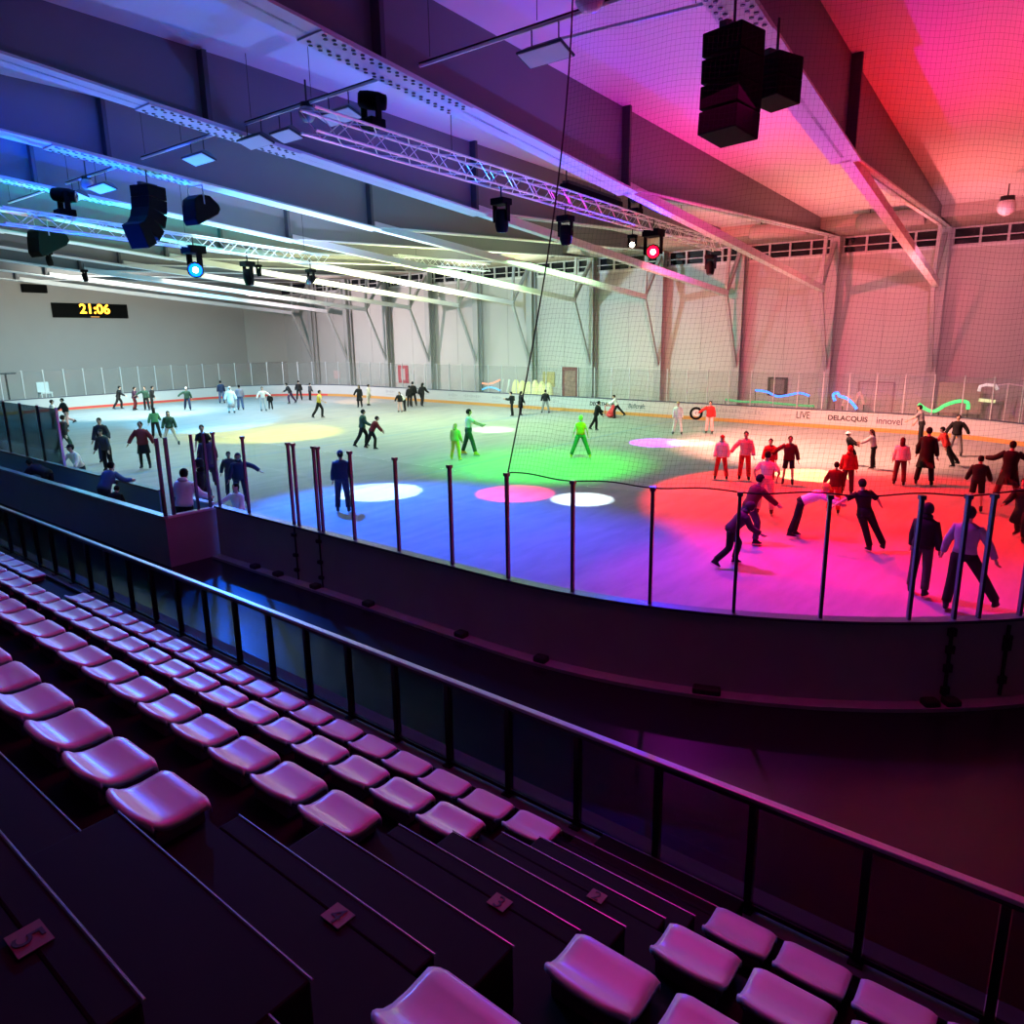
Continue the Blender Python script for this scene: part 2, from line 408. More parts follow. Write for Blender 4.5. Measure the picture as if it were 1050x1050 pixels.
# ---------------------------------------------------------------- rink barrier
def arc(cx, cy, r, a0, a1, n=16):
    return [(cx+r*math.cos(R(a0+(a1-a0)*i/n)), cy+r*math.sin(R(a0+(a1-a0)*i/n))) for i in range(n+1)]
def normals(path):
    out = []
    for i in range(len(path)):
        a = Vector(path[max(i-1,0)]); b = Vector(path[min(i+1,len(path)-1)]); d = (b-a).normalized()
        out.append(Vector((d.y, -d.x)))
    return out
def sweep(m, path, prof, sgn=1, mi=0):
    """prof: closed list of (outward offset, z) swept along the path"""
    ns = normals(path)
    rings = [[(p[0]+sgn*n.x*o, p[1]+sgn*n.y*o, z) for o, z in prof] for p, n in zip(path, ns)]
    return m.loft(rings, True, mi)
def resample(path, step):
    out = [Vector(path[0])]; acc = 0
    for a, b in zip(path, path[1:]):
        a, b = Vector(a), Vector(b); L = (b-a).length; d = (b-a)/L if L else Vector((0,0)); s = step-acc
        while s <= L: out.append(a+d*s); s += step
        acc = L-(s-step)
    return out
def bar(a, b): return [(a, b[0]), (a+.0, b[1])]
def rect(o0, o1, z0, z1): return [(o0,z0),(o1,z0),(o1,z1),(o0,z1)]
def text_mesh(body, size, m, ext=.004, font_shear=0, bold=0):
    cu = bpy.data.curves.new('txt', 'FONT'); cu.body = body; cu.size = size; cu.align_x = 'CENTER'; cu.align_y = 'CENTER'; cu.extrude = ext; cu.offset = bold; cu.shear = font_shear
    tmp = bpy.data.objects.new('tmp', cu); COL.objects.link(tmp)
    me = bpy.data.meshes.new_from_object(tmp.evaluated_get(bpy.context.evaluated_depsgraph_get())); bpy.data.objects.remove(tmp)
    me.materials.clear(); me.materials.append(m); return me

def barrier(name, label, path, h, post_pts, kick, sgn, glass, pm=POSTM, zt=2.67, dbl=()):
    t = thing(name, label, 'rink barrier')
    m = MB(); sweep(m, path, rect(.02, .10, .0, h-.04), sgn); m.build('outer_panel', BOARDOUT, t)
    m = MB(); sweep(m, path, rect(.0, .02, .02, h-.04), sgn); m.build('inner_panel', BOARDW, t)
    m = MB(); sweep(m, path, rect(-.03, .14, h-.04, h), sgn); m.build('cap_rail', BOARDCAP, t)
    m = MB(); sweep(m, path, rect(-.012, .0, .02, .21), sgn); m.build('kick_strip', kick, t)
    m = MB(); sweep(m, path, rect(.10, .30, .0, .05), sgn); m.build('base_kerb', mat('kerb_light', (.30,.28,.31), .8, var=.25, vscale=5), t)
    for i, p in enumerate(post_pts):
        x, y, nx, ny = p
        a = math.atan2(ny, nx); q = MB().obox((x+nx*.05*sgn, y+ny*.05*sgn, (h+zt)/2), (.05, .042, zt-h), rotz(a))
        q.obox((x+nx*.05*sgn, y+ny*.05*sgn, zt+.01), (.075, .07, .05), rotz(a))
        q.build('post', pm, t)
    for a, b in zip(post_pts, post_pts[1:]):
        pa = Vector((a[0]+a[2]*.05*sgn, a[1]+a[3]*.05*sgn)); pb = Vector((b[0]+b[2]*.05*sgn, b[1]+b[3]*.05*sgn)); d = pb-pa
        if d.length < .3 or d.length > 3: continue
        c = (pa+pb)/2
        MB().obox((c.x, c.y, (h+zt-.03)/2), (d.length-.06, .012, zt-h-.04), rotz(math.atan2(d.y, d.x))).build('shield_pane', glass, t)
    return t
def on_path_at(path, fn):
    ns = normals(path); best = min(range(len(path)), key=lambda i: fn(path[i])); return (path[best][0], path[best][1], ns[best].x, ns[best].y)

NEAR = [(X0, 14.4-.2*i) for i in range(40)] + arc(X0+RC, YN+RC, RC, 180, 270, 40) + [(X0+RC+.5*i, YN) for i in range(1, 13)]
FAR = [(22.25+.5*i, YN) for i in range(12)] + arc(X1-RC, YN+RC, RC, 270, 360, 24) + [(X1, 6.5+.6*i) for i in range(1, 66)] + arc(X1-RC, YE-RC, RC, 0, 90, 24) + [(28-.6*i, YE) for i in range(1, 20)] + arc(X0+RC, YE-RC, RC, 90, 180, 24) + [(X0, 45.4-.55*i) for i in range(1, 28)]
fine = resample(NEAR, .02)
py = [14.3, 13.18, 11.63, 11.47, 10.86, 10.74, 9.84, 8.7, 7.48, 6.37, 5.28, 4.21, 3.21, 2.27, 1.39, .95, .71, .32]
fn_ = normals(fine); PP = []
for y in py:
    i = min(range(len(fine)), key=lambda j: abs(fine[j][1]-y) if fine[j][0] < X0+RC else 9); PP.append((fine[i][0], fine[i][1], fn_[i].x, fn_[i].y))
last = PP[-1]; i0 = min(range(len(fine)), key=lambda j: (fine[j]-Vector(last[:2])).length)
for s in range(1, 12):
    j = i0+int(s*1.2/.02)
    if j < len(fine): PP.append((fine[j][0], fine[j][1], fn_[j].x, fn_[j].y))
# outward is to the stands: the path runs with decreasing y, so its right-hand normal points to -x
nb = barrier('rink_barrier', 'near white rink boards with steel posts and clear glass, curving to the right', NEAR, 1.13, PP, KICKY, 1, SHIELD)
ft = mat('rubber_foot', (.012,.012,.014), .7)
for y in (12.9, 12.1, 10.9, 9.4, 7.2, 5.7, 3.55, 3.4, 1.15, .95):
    i = min(range(len(fine)), key=lambda j: abs(fine[j][1]-y) if fine[j][0] < X0+RC else 9); p = fine[i]; n = fn_[i]
    MB().obox((p.x+n.x*.2, p.y+n.y*.2, .08), (.16,.20,.10), rotz(math.atan2(n.y, n.x))).build('anchor_foot', ft, nb, bevel=.03)
for y, zs in ((.98, (.98,.75,.5,.2)), (.45, (.85,.8,.75,.3))):
    i = min(range(len(fine)), key=lambda j: abs(fine[j][1]-y) if fine[j][0] < X0+RC else 9); p = fine[i]; n = fn_[i]; a = rotz(math.atan2(n.y, n.x))
    hb = MB().obox((p.x+n.x*.115, p.y+n.y*.115, .56), (.03,.035,.95), a)
    for z in zs: hb.obox((p.x+n.x*.12, p.y+n.y*.12, z), (.05,.10,.10), a)
    hb.build('gate_latch', ft, nb)
for y in (11.55, 10.8):
    i = min(range(len(fine)), key=lambda j: abs(fine[j][1]-y)); p = fine[i]
    m = MB().box(p.x-.12, p.x-.10, p.y-.012, p.y+.012, .05, 1.09)
    for z in (.25, .55, .95): m.box(p.x-.16, p.x-.10, p.y-.05, p.y+.05, z-.03, z+.03)
    m.build('gate_hinge', ft, nb)
fp = resample(FAR, 1.2); fnn = normals(fp)
fb = barrier('rink_barrier', 'far white rink boards with adverts, yellow kick strip and milky glass', FAR, .95, [(p.x, p.y, n.x, n.y) for p, n in zip(fp, fnn)][:96], KICKY, 1, FARSHIELD, mat('far_post', (.55,.56,.57), .4, metal=.5), 2.72)
m = MB(); sweep(m, arc(X1-RC, YE-RC, RC-.014, 20, 90, 16)+[(28-.6*i, YE-.014) for i in range(1, 20)], rect(-.004, .0, .06, .20), 1)
m.build('red_strip', KICKR, fb)

def ads():
    ink = mat('advert_ink', (.03,.025,.03), .5); grey = mat('advert_grey', (.32,.32,.33), .5); teal = mat('advert_dark_teal', (.05,.10,.10), .5)
    def ad(body, y, z, size, m, bold=0, sx=1, shear=0):
        me = text_mesh(body, size, m, .002, shear, bold); o = bpy.data.objects.new('advert_lettering', me); COL.objects.link(o)
        o.parent = fb; o.matrix_local = Matrix(((0,0,-1,X1-.004),(-sx,0,0,y),(0,1,0,z),(0,0,0,1))); return o
    ad('DELACQUIS', 8.85, .56, .34, ink, .010, 1.0); ad('innovel', 7.0, .55, .46, mat('advert_plum', (.10,.06,.09), .5), .004, .85); ad('LIVE', 10.95, .60, .50, ink, .004, .75); ad('flex', 11.75, .55, .30, grey, 0, .9)
    ad('DECATHLON', 22.7, .58, .30, ink, .012, 1.0, .15); ad('Bullcraft', 20.4, .57, .38, teal, .006, .85, .2)
    for y, w in ((14.9,1.4),(13.4,.9),(16.2,.5),(26.3,.8),(33.2,1.6),(35.0,.9),(31.0,.8),(37.6,.5),(41.5,1.0),(44.0,.7)):
        b = MB()
        n = max(2, int(w/.16))
        for i in range(n):
            yy = y-w/2+w*i/n; hh = .10+.06*((i*7) % 3)
            b.box(X1-.006, X1-.001, yy, yy+w/n*.6, .62-hh/2, .62+hh/2)
        b.box(X1-.006, X1-.001, y-w*.4, y+w*.4, .36, .39)
        b.build('advert_mark', grey, fb)
ads()

def players_box():
    t = thing('players_box', 'dark boarded players box bulging from the rink toward the grandstand', 'players box')
    xb = 6.62; ya, yb = 14.5, 31.0
    m = MB().box(xb, xb+.08, ya, yb, 0, 1.03); m.box(xb+.08, X0, ya-.0, ya+.08, 0, 1.03); m.build('outer_panel', mat('box_panel', (.30,.29,.33), .6, var=.1, vscale=2), t)
    MB().box(xb-.03, xb+.13, ya-.02, yb, 1.03, 1.08).build('cap_rail', mat('box_cap', (.30,.45,.55), .35, metal=.4, var=.5, vscale=3), t)
    MB().box(xb+.05, X0+.02, ya-.03, ya+.11, 1.03, 1.08).build('end_cap_rail', mat('end_cap', (.72,.70,.74), .4), t)
    MB().box(xb+.08, X0-.02, ya+.08, yb, 0, .18).build('box_floor', RUBBER, t)
    MB().box(xb+.12, xb+.5, ya+3.6, yb-1, .56, .62).build('bench_top', mat('bench_wood', (.18,.13,.10), .6), t)
    for y in (18.6, 22, 26, 29.4): MB().box(xb+.2, xb+.42, y-.04, y+.04, .18, .56).build('bench_leg', BLACKM, t)
    tp = mat('inner_teal', (.12,.30,.38), .5)
    for y0, y1 in ((14.7,16.3),(17.0,19.3),(20.2,31.0)):
        MB().box(X0-.06, X0+.02, y0, y1, .02, 1.10).build('ice_side_panel', tp, t); MB().box(X0-.09, X0+.05, y0, y1, 1.10, 1.14).build('ice_side_cap', BOARDW if y0 < 15 else BOARDCAP, t)
    m = MB()
    for x, y in ((xb+.04, 14.56), (xb+.20, 14.53)): 
        MB().obox((x, y, 1.87), (.06,.06,1.62), rotz(0)).build('post', POSTM, t)
    for x, y in ((7.35, 14.54), (7.62, 14.54)):
        MB().obox((x, y, 1.87), (.05,.05,1.62), rotz(0)).build('post', POSTM, t)
    for k in range(5):
        y0 = 22.6+1.4*k
        MB().box(X0-.03, X0-.015, y0+.03, y0+1.37, 1.16, 2.75).build('shield_pane', PANEGLASS, t)
        MB().box(X0-.05, X0+.01, y0-.03, y0+.03, 1.14, 2.78).build('post', ALU if k == 0 else POSTM, t)
players_box()

# ---------------------------------------------------------------- safety net
def net():
    t = thing('safety_net', 'fine dark safety net hanging above the near boards from rope to roof', 'net')
    nm = mat('net_cord', (.012,.010,.012), .8, spec=.1); rope = mat('net_rope', (.01,.01,.01), .8)
    path = resample([(X0, 6.37-.02*i) for i in range(1)] + fine[min(range(len(fine)), key=lambda j: abs(fine[j][1]-6.37)):min(len(fine), 760)], .06)
    pts = [(p.x, p.y) for p in path]; m = MB(); r = .0009
    zlo, zhi = 2.70, 9.08
    def edge(i, z):   # the free left edge sags away from the post towards the roof
        f = (z-zlo)/(zhi-zlo); pull = 1.05*math.sin(min(1, f)*math.pi/2) if z > zlo else 0
        return pull
    n = len(pts); cum = [0]
    for a, b in zip(pts, pts[1:]): cum.append(cum[-1]+math.dist(a, b))
    rows = int((zhi-zlo)/.06)
    def at(i, z):
        pull = edge(0, z); s = pull+(cum[i])*(1-pull/cum[-1])
        j = min(range(max(0, i-2), min(n-1, i+20)), key=lambda q: abs(cum[q]-s)); j2 = min(j+1, n-1)
        u = (s-cum[j])/max(1e-6, cum[j2]-cum[j]); return (pts[j][0]+(pts[j2][0]-pts[j][0])*u, pts[j][1]+(pts[j2][1]-pts[j][1])*u, z+.02*math.sin(i*.3))
    zs = [zlo+(zhi-zlo)*k/10 for k in range(11)]
    for i in range(n): m.tube([at(i, z) for z in zs], r, 3, False)
    for k in range(rows+1):
        z = zlo+(zhi-zlo)*k/rows; m.tube([at(i, z) for i in range(0, n, 3)], r, 3, False)
    m.build('mesh', nm, t)
    MB().tube([at(0, z) for z in [zlo+(zhi-zlo)*k/24 for k in range(25)]]+[(at(0, zhi)[0], at(0, zhi)[1]-.02, 10.5)], .011, 6).build('border_rope', rope, t)
    MB().tube([at(i, zlo) for i in range(0, n, 2)], .010, 6).build('lower_rope', rope, t)
net()

# ---------------------------------------------------------------- things behind the far boards
def decor():
    def panel(name, label, cat, y0, y1, z0, z1, m, inner=None, x=XW-.06, t=.05, legs=False):
        o = MB().box(x, x+t, min(y0,y1), max(y0,y1), z0, z1).build(name, m, bevel=.01); tag(o, label, cat)
        if inner:
            nm, mm, f = inner; a, b = min(y0,y1), max(y0,y1); w = b-a; h = z1-z0
            MB().box(x-.008, x, a+w*f, b-w*f, z0+h*f*.6, z1-h*f*.6).build(nm, mm, o)
        return o
    red = mat('sign_red', (.45,.03,.05), .5); dkred = mat('panel_dark_red', (.18,.035,.03), .5); blk = mat('frame_black', (.015,.013,.015), .5)
    panel('wall_sign', 'tall red sign on the far wall left of centre', 'sign', 43.0, 44.2, 1.0, 2.4, red, ('sign_print', mat('sign_pale', (.55,.40,.38), .6), .30))
    panel('display_board', 'tall dark red display board beside the far wall column', 'board', 26.65, 28.0, .35, 2.55, dkred, ('board_print', mat('board_brown', (.30,.16,.12), .6, var=.6, vscale=4), .18))
    panel('notice_board', 'mustard yellow notice board left of the dark red display board', 'board', 28.6, 29.6, 1.2, 2.2, mat('notice_yellow', (.50,.42,.16), .6))
    panel('framed_picture', 'black framed grey picture on the far wall above the adverts', 'picture', 12.9, 14.0, 1.25, 2.25, blk, ('picture_sheet', mat('picture_grey', (.16,.13,.13), .5, var=.6, vscale=3), .16))
    panel('first_aid_box', 'small pale box on the far wall near the left corner', 'box', 51.7, 52.5, 1.1, 1.8, mat('box_pink', (.75,.55,.52), .6))
    d = MB().box(XW-.03, XW, 7.55, 7.62, 0, 2.15); d.box(XW-.03, XW, 9.2, 9.27, 0, 2.15); d.box(XW-.03, XW, 7.55, 9.27, 2.1, 2.17)
    o = d.build('door_1', mat('door_trim', (.30,.22,.23), .6)); struct(o, 'plain door outline in the far wall')
    MB().box(XW-.02, XW, 7.62, 9.2, 0, 2.1).build('door_leaf', mat('door_grey', (.46,.40,.40), .6), o)
    # glowing tubes standing in for diffuse coloured glows behind the boards
    def luminous(name, label, pts, col, s, r=.06, cat='light', base=True):
        t = thing(name, label, cat, pts[0]); p0 = Vector(pts[0]); q = [Vector(p)-p0 for p in pts]
        cr = []
        for i in range(len(q)-1):
            for u in (0, .25, .5, .75): 
                a = q[max(i-1,0)]; b = q[i]; c = q[i+1]; d = q[min(i+2,len(q)-1)]
                cr.append(.5*((2*b)+(c-a)*u+(2*a-5*b+4*c-d)*u*u+(3*b-a-3*c+d)*u**3))
        cr.append(q[-1])
        MB().tube(cr, r, 8).build('light_tube', emat(name+'_glow_%d' % len(MATS), col, s), t, True)
        lo = min(range(len(q)), key=lambda i: q[i].z)
        for i in (0, len(q)-1):
            MB().tube([q[i], (q[i].x, q[i].y, -p0.z)], .02, 6).build('stand_leg', BLACKM, t)
        return t
    luminous('luminous_shape', 'blue neon wing shape in front of the black framed picture', [(37.6,13.8,1.68),(37.6,13.2,1.62),(37.6,12.7,1.42),(37.6,12.2,1.46),(37.6,11.5,1.62),(37.6,11.0,1.50)], (.02,.18,1), 3.5, .055)
    luminous('luminous_shape', 'blue neon curl shape beside the column above the adverts', [(37.6,9.75,1.3),(37.6,9.85,1.6),(37.6,9.65,1.7),(37.6,9.55,1.55),(37.6,9.2,1.45),(37.6,8.9,1.2),(37.6,8.7,.95)], (.02,.22,1), 3.5, .07)
    luminous('luminous_shape', 'green neon zigzag shape at the right of the far boards', [(37.4,6.0,1.35),(37.4,5.65,1.12),(37.4,5.3,1.05),(37.4,4.9,1.35),(37.4,4.4,1.55),(37.4,4.05,1.5),(37.4,4.0,1.2)], (.05,.9,.22), 1.6, .08)
    luminous('luminous_shape', 'low green neon strip below the black framed picture', [(37.5,15.4,1.12),(37.5,14.4,1.05),(37.5,13.2,1.08),(37.5,12,1.02),(37.5,10.7,1.0)], (.10,.75,.25), .7, .06)
    luminous('luminous_shape', 'salmon neon curve over a blue one at mid far boards', [(37.5,33.0,1.45),(37.5,32.5,1.42),(37.5,32.0,1.5),(37.5,31.4,1.72)], (1,.38,.22), 1.8, .06)
    luminous('luminous_shape', 'pale blue neon loop below the salmon neon curve', [(37.5,33.0,1.02),(37.5,32.5,1.18),(37.5,31.9,1.16),(37.5,31.4,1.0)], (.12,.55,1), 1.8, .06)
    luminous('luminous_shape', 'pink neon flame shape beside the door outline', [(38.5,9.6,1.0),(38.5,9.35,1.5),(38.5,9.05,1.2),(38.5,8.85,1.7),(38.5,8.6,1.1)], (1,.30,.28), .9, .07)
    # pale yellow inflatable
    t = thing('inflatable_wall', 'low pale yellow glowing inflatable behind the far boards', 'inflatable', (37.8, 28.9, 0))
    ym = mat('inflatable_yellow', (.75,.72,.35), .5, emit=(1,.95,.5), estr=.22)
    for i in range(6):
        MB().ball((0, -1.35+.54*i, .82), .35, .32, .86+.06*(i % 3), 10, 8).build('air_chamber', ym, t, True)
    for y, nm in ((31.5, 'first'), (30.95, 'second')):
        o = MB().tube([(37.9,y,0),(37.9,y+.12,1.0),(37.9,y-.05,1.75)], [.09,.08,.05], 8).build('marker_post', mat('marker_white', (.85,.88,.88), .4), None, True)
        tag(o, ('left' if nm == 'first' else 'right')+' leaning white marker post next to the yellow inflatable', 'post')
    # stacked goal frame and lamp at far right
    t = thing('goal_frame', 'white tubular goal frame behind the far right boards', 'goal', (38.0, 2.6, 0))
    wt = mat('goal_white', (.85,.80,.80), .4)
    for pts in ([(0,.55,0),(0,.55,2.25)], [(0,.05,0),(0,.05,2.35)], [(0,-.6,0),(0,-.6,2.25)]): MB().tube(pts, .03, 8).build('upright', wt, t)
    MB().tube([(0,.55,2.25),(0,.05,2.35),(0,-.6,2.25)], .03, 8).build('crossbar', wt, t)
    t = thing('lantern', 'white arched lantern with a yellow bar beside the goal frame', 'lamp', (37.7, 3.35, 0))
    MB().tube([(0,.35,2.0),(0,.32,2.22),(0,.1,2.3),(0,-.25,2.28),(0,-.35,2.1)], .07, 8).build('arch', mat('lantern_white', (.8,.8,.8), .4, emit=(1,.9,.9), estr=.5), t, True)
    MB().tube([(0,.3,1.62),(0,-.32,1.58)], .07, 8).build('light_bar', emat('lantern_yellow', (1,.9,.45), 1.2), t, True)
    MB().tube([(0,-.2,0),(0,-.2,2.28)], .025, 6).build('pole', wt, t)
    o = MB().box(38.6, 38.66, 3.6, 5.4, .9, 2.3).build('notice_screen', mat('screen_olive', (.36,.30,.26), .6)); tag(o, 'dull olive screen panel behind the green neon zigzag', 'screen')
    for y in (3.7, 5.3): MB().box(38.6, 38.66, y-.04, y+.04, 0, .9).build('leg', BLACKM, o)
    # end wall: scoreboard
    t = thing('scoreboard', 'long black scoreboard with orange clock digits on the end wall', 'scoreboard', (23.6, YW-.12, 6.75))
    MB().box(-2.6, 2.6, 0, .12, -.52, .52).build('case', BLACK, t, bevel=.03)
    me = text_mesh('21:06', .95, emat('led_orange', (1,.42,.02), 6), .01, 0, .02); d = bpy.data.objects.new('clock_digits', me); COL.objects.link(d); d.parent = t
    d.matrix_local = Matrix(((1,0,0,.25),(0,0,-1,-.01),(0,1,0,.1),(0,0,0,1)))
    MB().box(-.1, .5, -.012, .0, -.46, -.42).build('led_strip', emat('led_dim', (1,.45,.1), 1.5), t)
    o = MB().box(19.3, 20.8, YW-.4, YW-.02, 7.9, 8.45).build('wall_speaker', BLACK, bevel=.03); tag(o, 'small black speaker box high on the end wall above the scoreboard', 'speaker')
    # things by the left end boards
    for i, (x, lab) in enumerate(((18.4,'white plastic chair behind the left end boards'),)):
        t = thing('chair', lab, 'chair', (x, YE+1.2, 0)); wm = mat('chair_white', (.8,.82,.82), .4)
        MB().box(-.35,.35,-.3,.3,1.15,1.25).build('seat', wm, t); MB().box(-.35,.35,.26,.32,1.25,1.9).build('backrest', wm, t)
        for a in (-.3,.3):
            for b in (-.26,.26): MB().box(a-.03,a+.03,b-.03,b+.03,0,1.15).build('leg', wm, t)
    t = thing('coat_stand', 'dark stand on the far left behind the end boards', 'stand', (16.4, YE+1.5, 0))
    MB().tube([(0,0,0),(0,0,2.6)], .06, 8).build('pole', BLACKM, t); MB().tube([(-.6,0,2.55),(.6,0,2.55)], .05, 8).build('crossbar', BLACKM, t)
    # dark equipment rack beside the near boards, far right
    t = thing('equipment_rack', 'black equipment rack on the floor outside the near boards', 'rack', (9.75, -.35, 0), R(-35))
    for x in (-.3, .3): MB().box(x-.03, x+.03, -.03, .03, 0, .95).build('upright', BLACKM, t)
    for z, w in ((.2,.5),(.48,.42),(.75,.34)): MB().box(-w, .36, -.15, .15, z, z+.07).build('shelf', BLACKM, t)
decor()

# ---------------------------------------------------------------- trusses, lamps, loudspeakers under the roof
def truss(name, label, a, b, w=.36, h=.36, ties=()):
    a = Vector(a); b = Vector(b); L = (b-a).length
    t = thing(name, label, 'truss', a, math.atan2(b.y-a.y, b.x-a.x))
    for dy, dz in ((-w/2,0),(w/2,0),(-w/2,h),(w/2,h)):
        MB().tube([(0,dy,dz),(L,dy,dz)], .025, 6).build('chord', TRUSSM, t)
    m = MB(); n = int(L/.45)
    for i in range(n):
        x0, x1 = L*i/n, L*(i+1)/n
        for dy in (-w/2, w/2): m.tube([(x0,dy,0 if i % 2 else h),(x1,dy,h if i % 2 else 0)], .011, 4, False)
        for z in (0, h): m.tube([(x0,-w/2 if i % 2 else w/2,z),(x1,w/2 if i % 2 else -w/2,z)], .011, 4, False)
    m.build('lacing', TRUSSM, t)
    for f in ties: MB().tube([(L*f,0,h),(L*f,0,10.4-a.z)], .010, 4).build('hanging_cable', BLACKM, t)
    return t
T1A, T1B = Vector((8.0,10.75,7.95)), Vector((29.2,12.65,7.95))
truss('lighting_truss', 'long aluminium lighting truss carrying the red lamp, over mid ice', T1A, T1B, ties=(.18,.5,.8))
T2A, T2B = Vector((6.6,20.95,7.35)), Vector((18.2,23.95,7.35))
truss('lighting_truss', 'aluminium lighting truss on the left carrying the blue lamp', T2A, T2B, ties=(.45,.9))
truss('lighting_truss', 'short distant truss hanging near the far wall windows', (24.8,27.2,8.15), (31.6,27.2,8.15), ties=(.2,.8))
def on1(x): return T1A.y+(x-T1A.x)*(T1B.y-T1A.y)/(T1B.x-T1A.x)
def on2(x): return T2A.y+(x-T2A.x)*(T2B.y-T2A.y)/(T2B.x-T2A.x)

def moving_head(label, x, y, z, down=True, aim=(0,0), lens=None, s=1.0):
    t = thing('moving_head_lamp', label, 'stage lamp', (x,y,z)); g = -1 if down else 1
    MB().box(-.15*s,.15*s,-.17*s,.17*s, min(0,g*.13*s), max(0,g*.13*s)).build('base', BLACK, t, bevel=.02)
    for sy in (-1,1): MB().box(-.05*s,.05*s, sy*.17*s-.02, sy*.17*s+.02, min(g*.10*s,g*.45*s), max(g*.10*s,g*.45*s)).build('yoke_arm', BLACK, t)
    hd = MB(); M = rotz(aim[0]) @ roty(aim[1]); c = Vector((0,0,g*.40*s)); rr = []
    for d, r in ((-.20,.08),(-.17,.12),(-.05,.14),(.12,.14),(.20,.12),(.235,.115)):
        rr.append([c + M @ Vector((d*s, r*s*math.cos(2*math.pi*k/12), r*s*math.sin(2*math.pi*k/12))) for k in range(12)])
    hd.loft(rr); hd.build('head', BLACK, t, True)
    ln = MB(); ln.loft([[c + M @ Vector((d*s, r*s*math.cos(2*math.pi*k/12), r*s*math.sin(2*math.pi*k/12))) for k in range(12)] for d, r in ((.236,.11),(.25,.09),(.256,.03))])
    ln.build('lens', lens or mat('lens_dark', (.03,.03,.04), .1, spec=.8), t, True)
    if lens and s > 1.5: MB().ball(c + M @ Vector((.262*s,0,0)), .05*s, .05*s, .05*s, 8, 6).build('bulb', emat('bulb_white', (1,.95,.95), 12), t, True)
    if down: MB().tube([(0,0,0),(0,0,.30)], .02, 6).build('clamp', BLACKM, t)
    return t
DN = R(80)
moving_head('black moving head lamp hanging under the long truss, upper of two before the rope', 13.6, on1(13.6), 7.72, aim=(R(30),DN), s=1.15)
moving_head('black moving head lamp hanging under the long truss beside the net rope', 16.6, on1(16.6), 7.72, aim=(R(10),DN), s=1.15)
RED = Vector((22.3, on1(22.3)-.1, 7.6))
BLU = Vector((12.0, on2(12.0)-.1, 7.0))
def aimcam(p): return (math.atan2(-p.y, -p.x), math.atan2(p.z-4.6, math.hypot(p.x, p.y)))
moving_head('stage lamp glowing bright red on the long truss', RED.x, RED.y, RED.z+.40, aim=aimcam(RED), lens=emat('lens_red', (1,.0,.015), 7), s=1.75)
moving_head('small stage lamp glowing warm white left of the red lamp', 21.9, on1(21.9)+.5, 7.85, aim=aimcam(RED), lens=emat('lens_warm', (1,.9,.7), 14), s=.8)
moving_head('black moving head lamp at the far end of the long truss', 28.4, on1(28.4), 7.72, aim=(R(200),DN), s=1.2)
moving_head('black lamp standing on top of the long truss above the red lamp', 21.0, on1(21.0), 8.33, down=False, aim=(R(200),R(10)), s=1.2)
moving_head('black lamp standing on the stand-side end of the long truss', 9.5, on1(9.5), 8.33, down=False, aim=(R(320),R(5)), s=1.15)
moving_head('stage lamp glowing bright blue on the left truss', BLU.x, BLU.y, BLU.z+.40, aim=aimcam(BLU), lens=emat('lens_blue', (.0,.07,1), 9), s=1.75)
moving_head('black moving head lamp under the left truss, right of the blue lamp', 14.2, on2(14.2), 7.15, aim=(R(30),DN), s=1.2)
moving_head('black lamp standing on top of the left truss', 8.2, on2(8.2), 7.72, down=False, aim=(R(320),R(5)), s=1.3)
moving_head('black lamp at the rink end of the left truss', 17.3, on2(17.3), 7.15, aim=(R(200),R(30)), s=.95)
t = thing('light_batten', 'long black light batten on top of the long truss by the net rope', 'stage lamp', (16.5, on1(16.5), 8.36), math.atan2(T1B.y-T1A.y, T1B.x-T1A.x))
MB().box(0, 3.4, -.12, .12, 0, .16).build('housing', BLACK, t, bevel=.02)
for i in range(2): MB().box(.1, 3.3, -.10+.12*i, -.02+.12*i, .16, .24).build('lamp_row', BLACKM, t)
for x in (.15, 3.1): MB().tube([(x,0,.16),(x,0,.55)], .02, 6).build('bracket', BLACKM, t)

def line_array(label, x, y, ztop, face, n=4, w=.66, d=.5, h=.34, curve=6):
    t = thing('line_array_speaker', label, 'loudspeaker', (x,y,ztop), face)
    MB().box(-d*.45, d*.45, -.06, .06, -.05, .03).build('rigging_bar', BLACKM, t)
    MB().tube([(0,0,.03),(0,0,.45)], .02, 6).build('hanging_chain', BLACKM, t)
    p = Vector((-.0,0,-.05)); ang = 0
    for i in range(n):
        ang += R(curve*i*.7); M = roty(ang)
        m = MB(); q = [(-d/2,-.0),(d/2,-.0),(d/2,-h),(-d/2,-h*.86)]
        m.prism(q, lambda a, b, c, M=M, p=p: tuple(p + M @ Vector((a, c, b))), -w/2, w/2)
        m.build('cabinet', BLACK, t, bevel=.015)
        p = p + M @ Vector((0,0,-h*.97))
    return t
line_array('large black line array speaker hanging top right in front of the pink ceiling', 9.95, 4.22, 8.52, R(-12), 4, .60, .55, .335, 1)
line_array('smaller black speaker box hanging right beside the large line array', 10.75, 3.92, 8.35, R(-20), 2, .50, .5, .30, 3)
line_array('curved black line array speaker hanging on the left under the third visible beam', 9.9, 20.35, 8.62, R(20), 5, .60, .62, .33, 9)
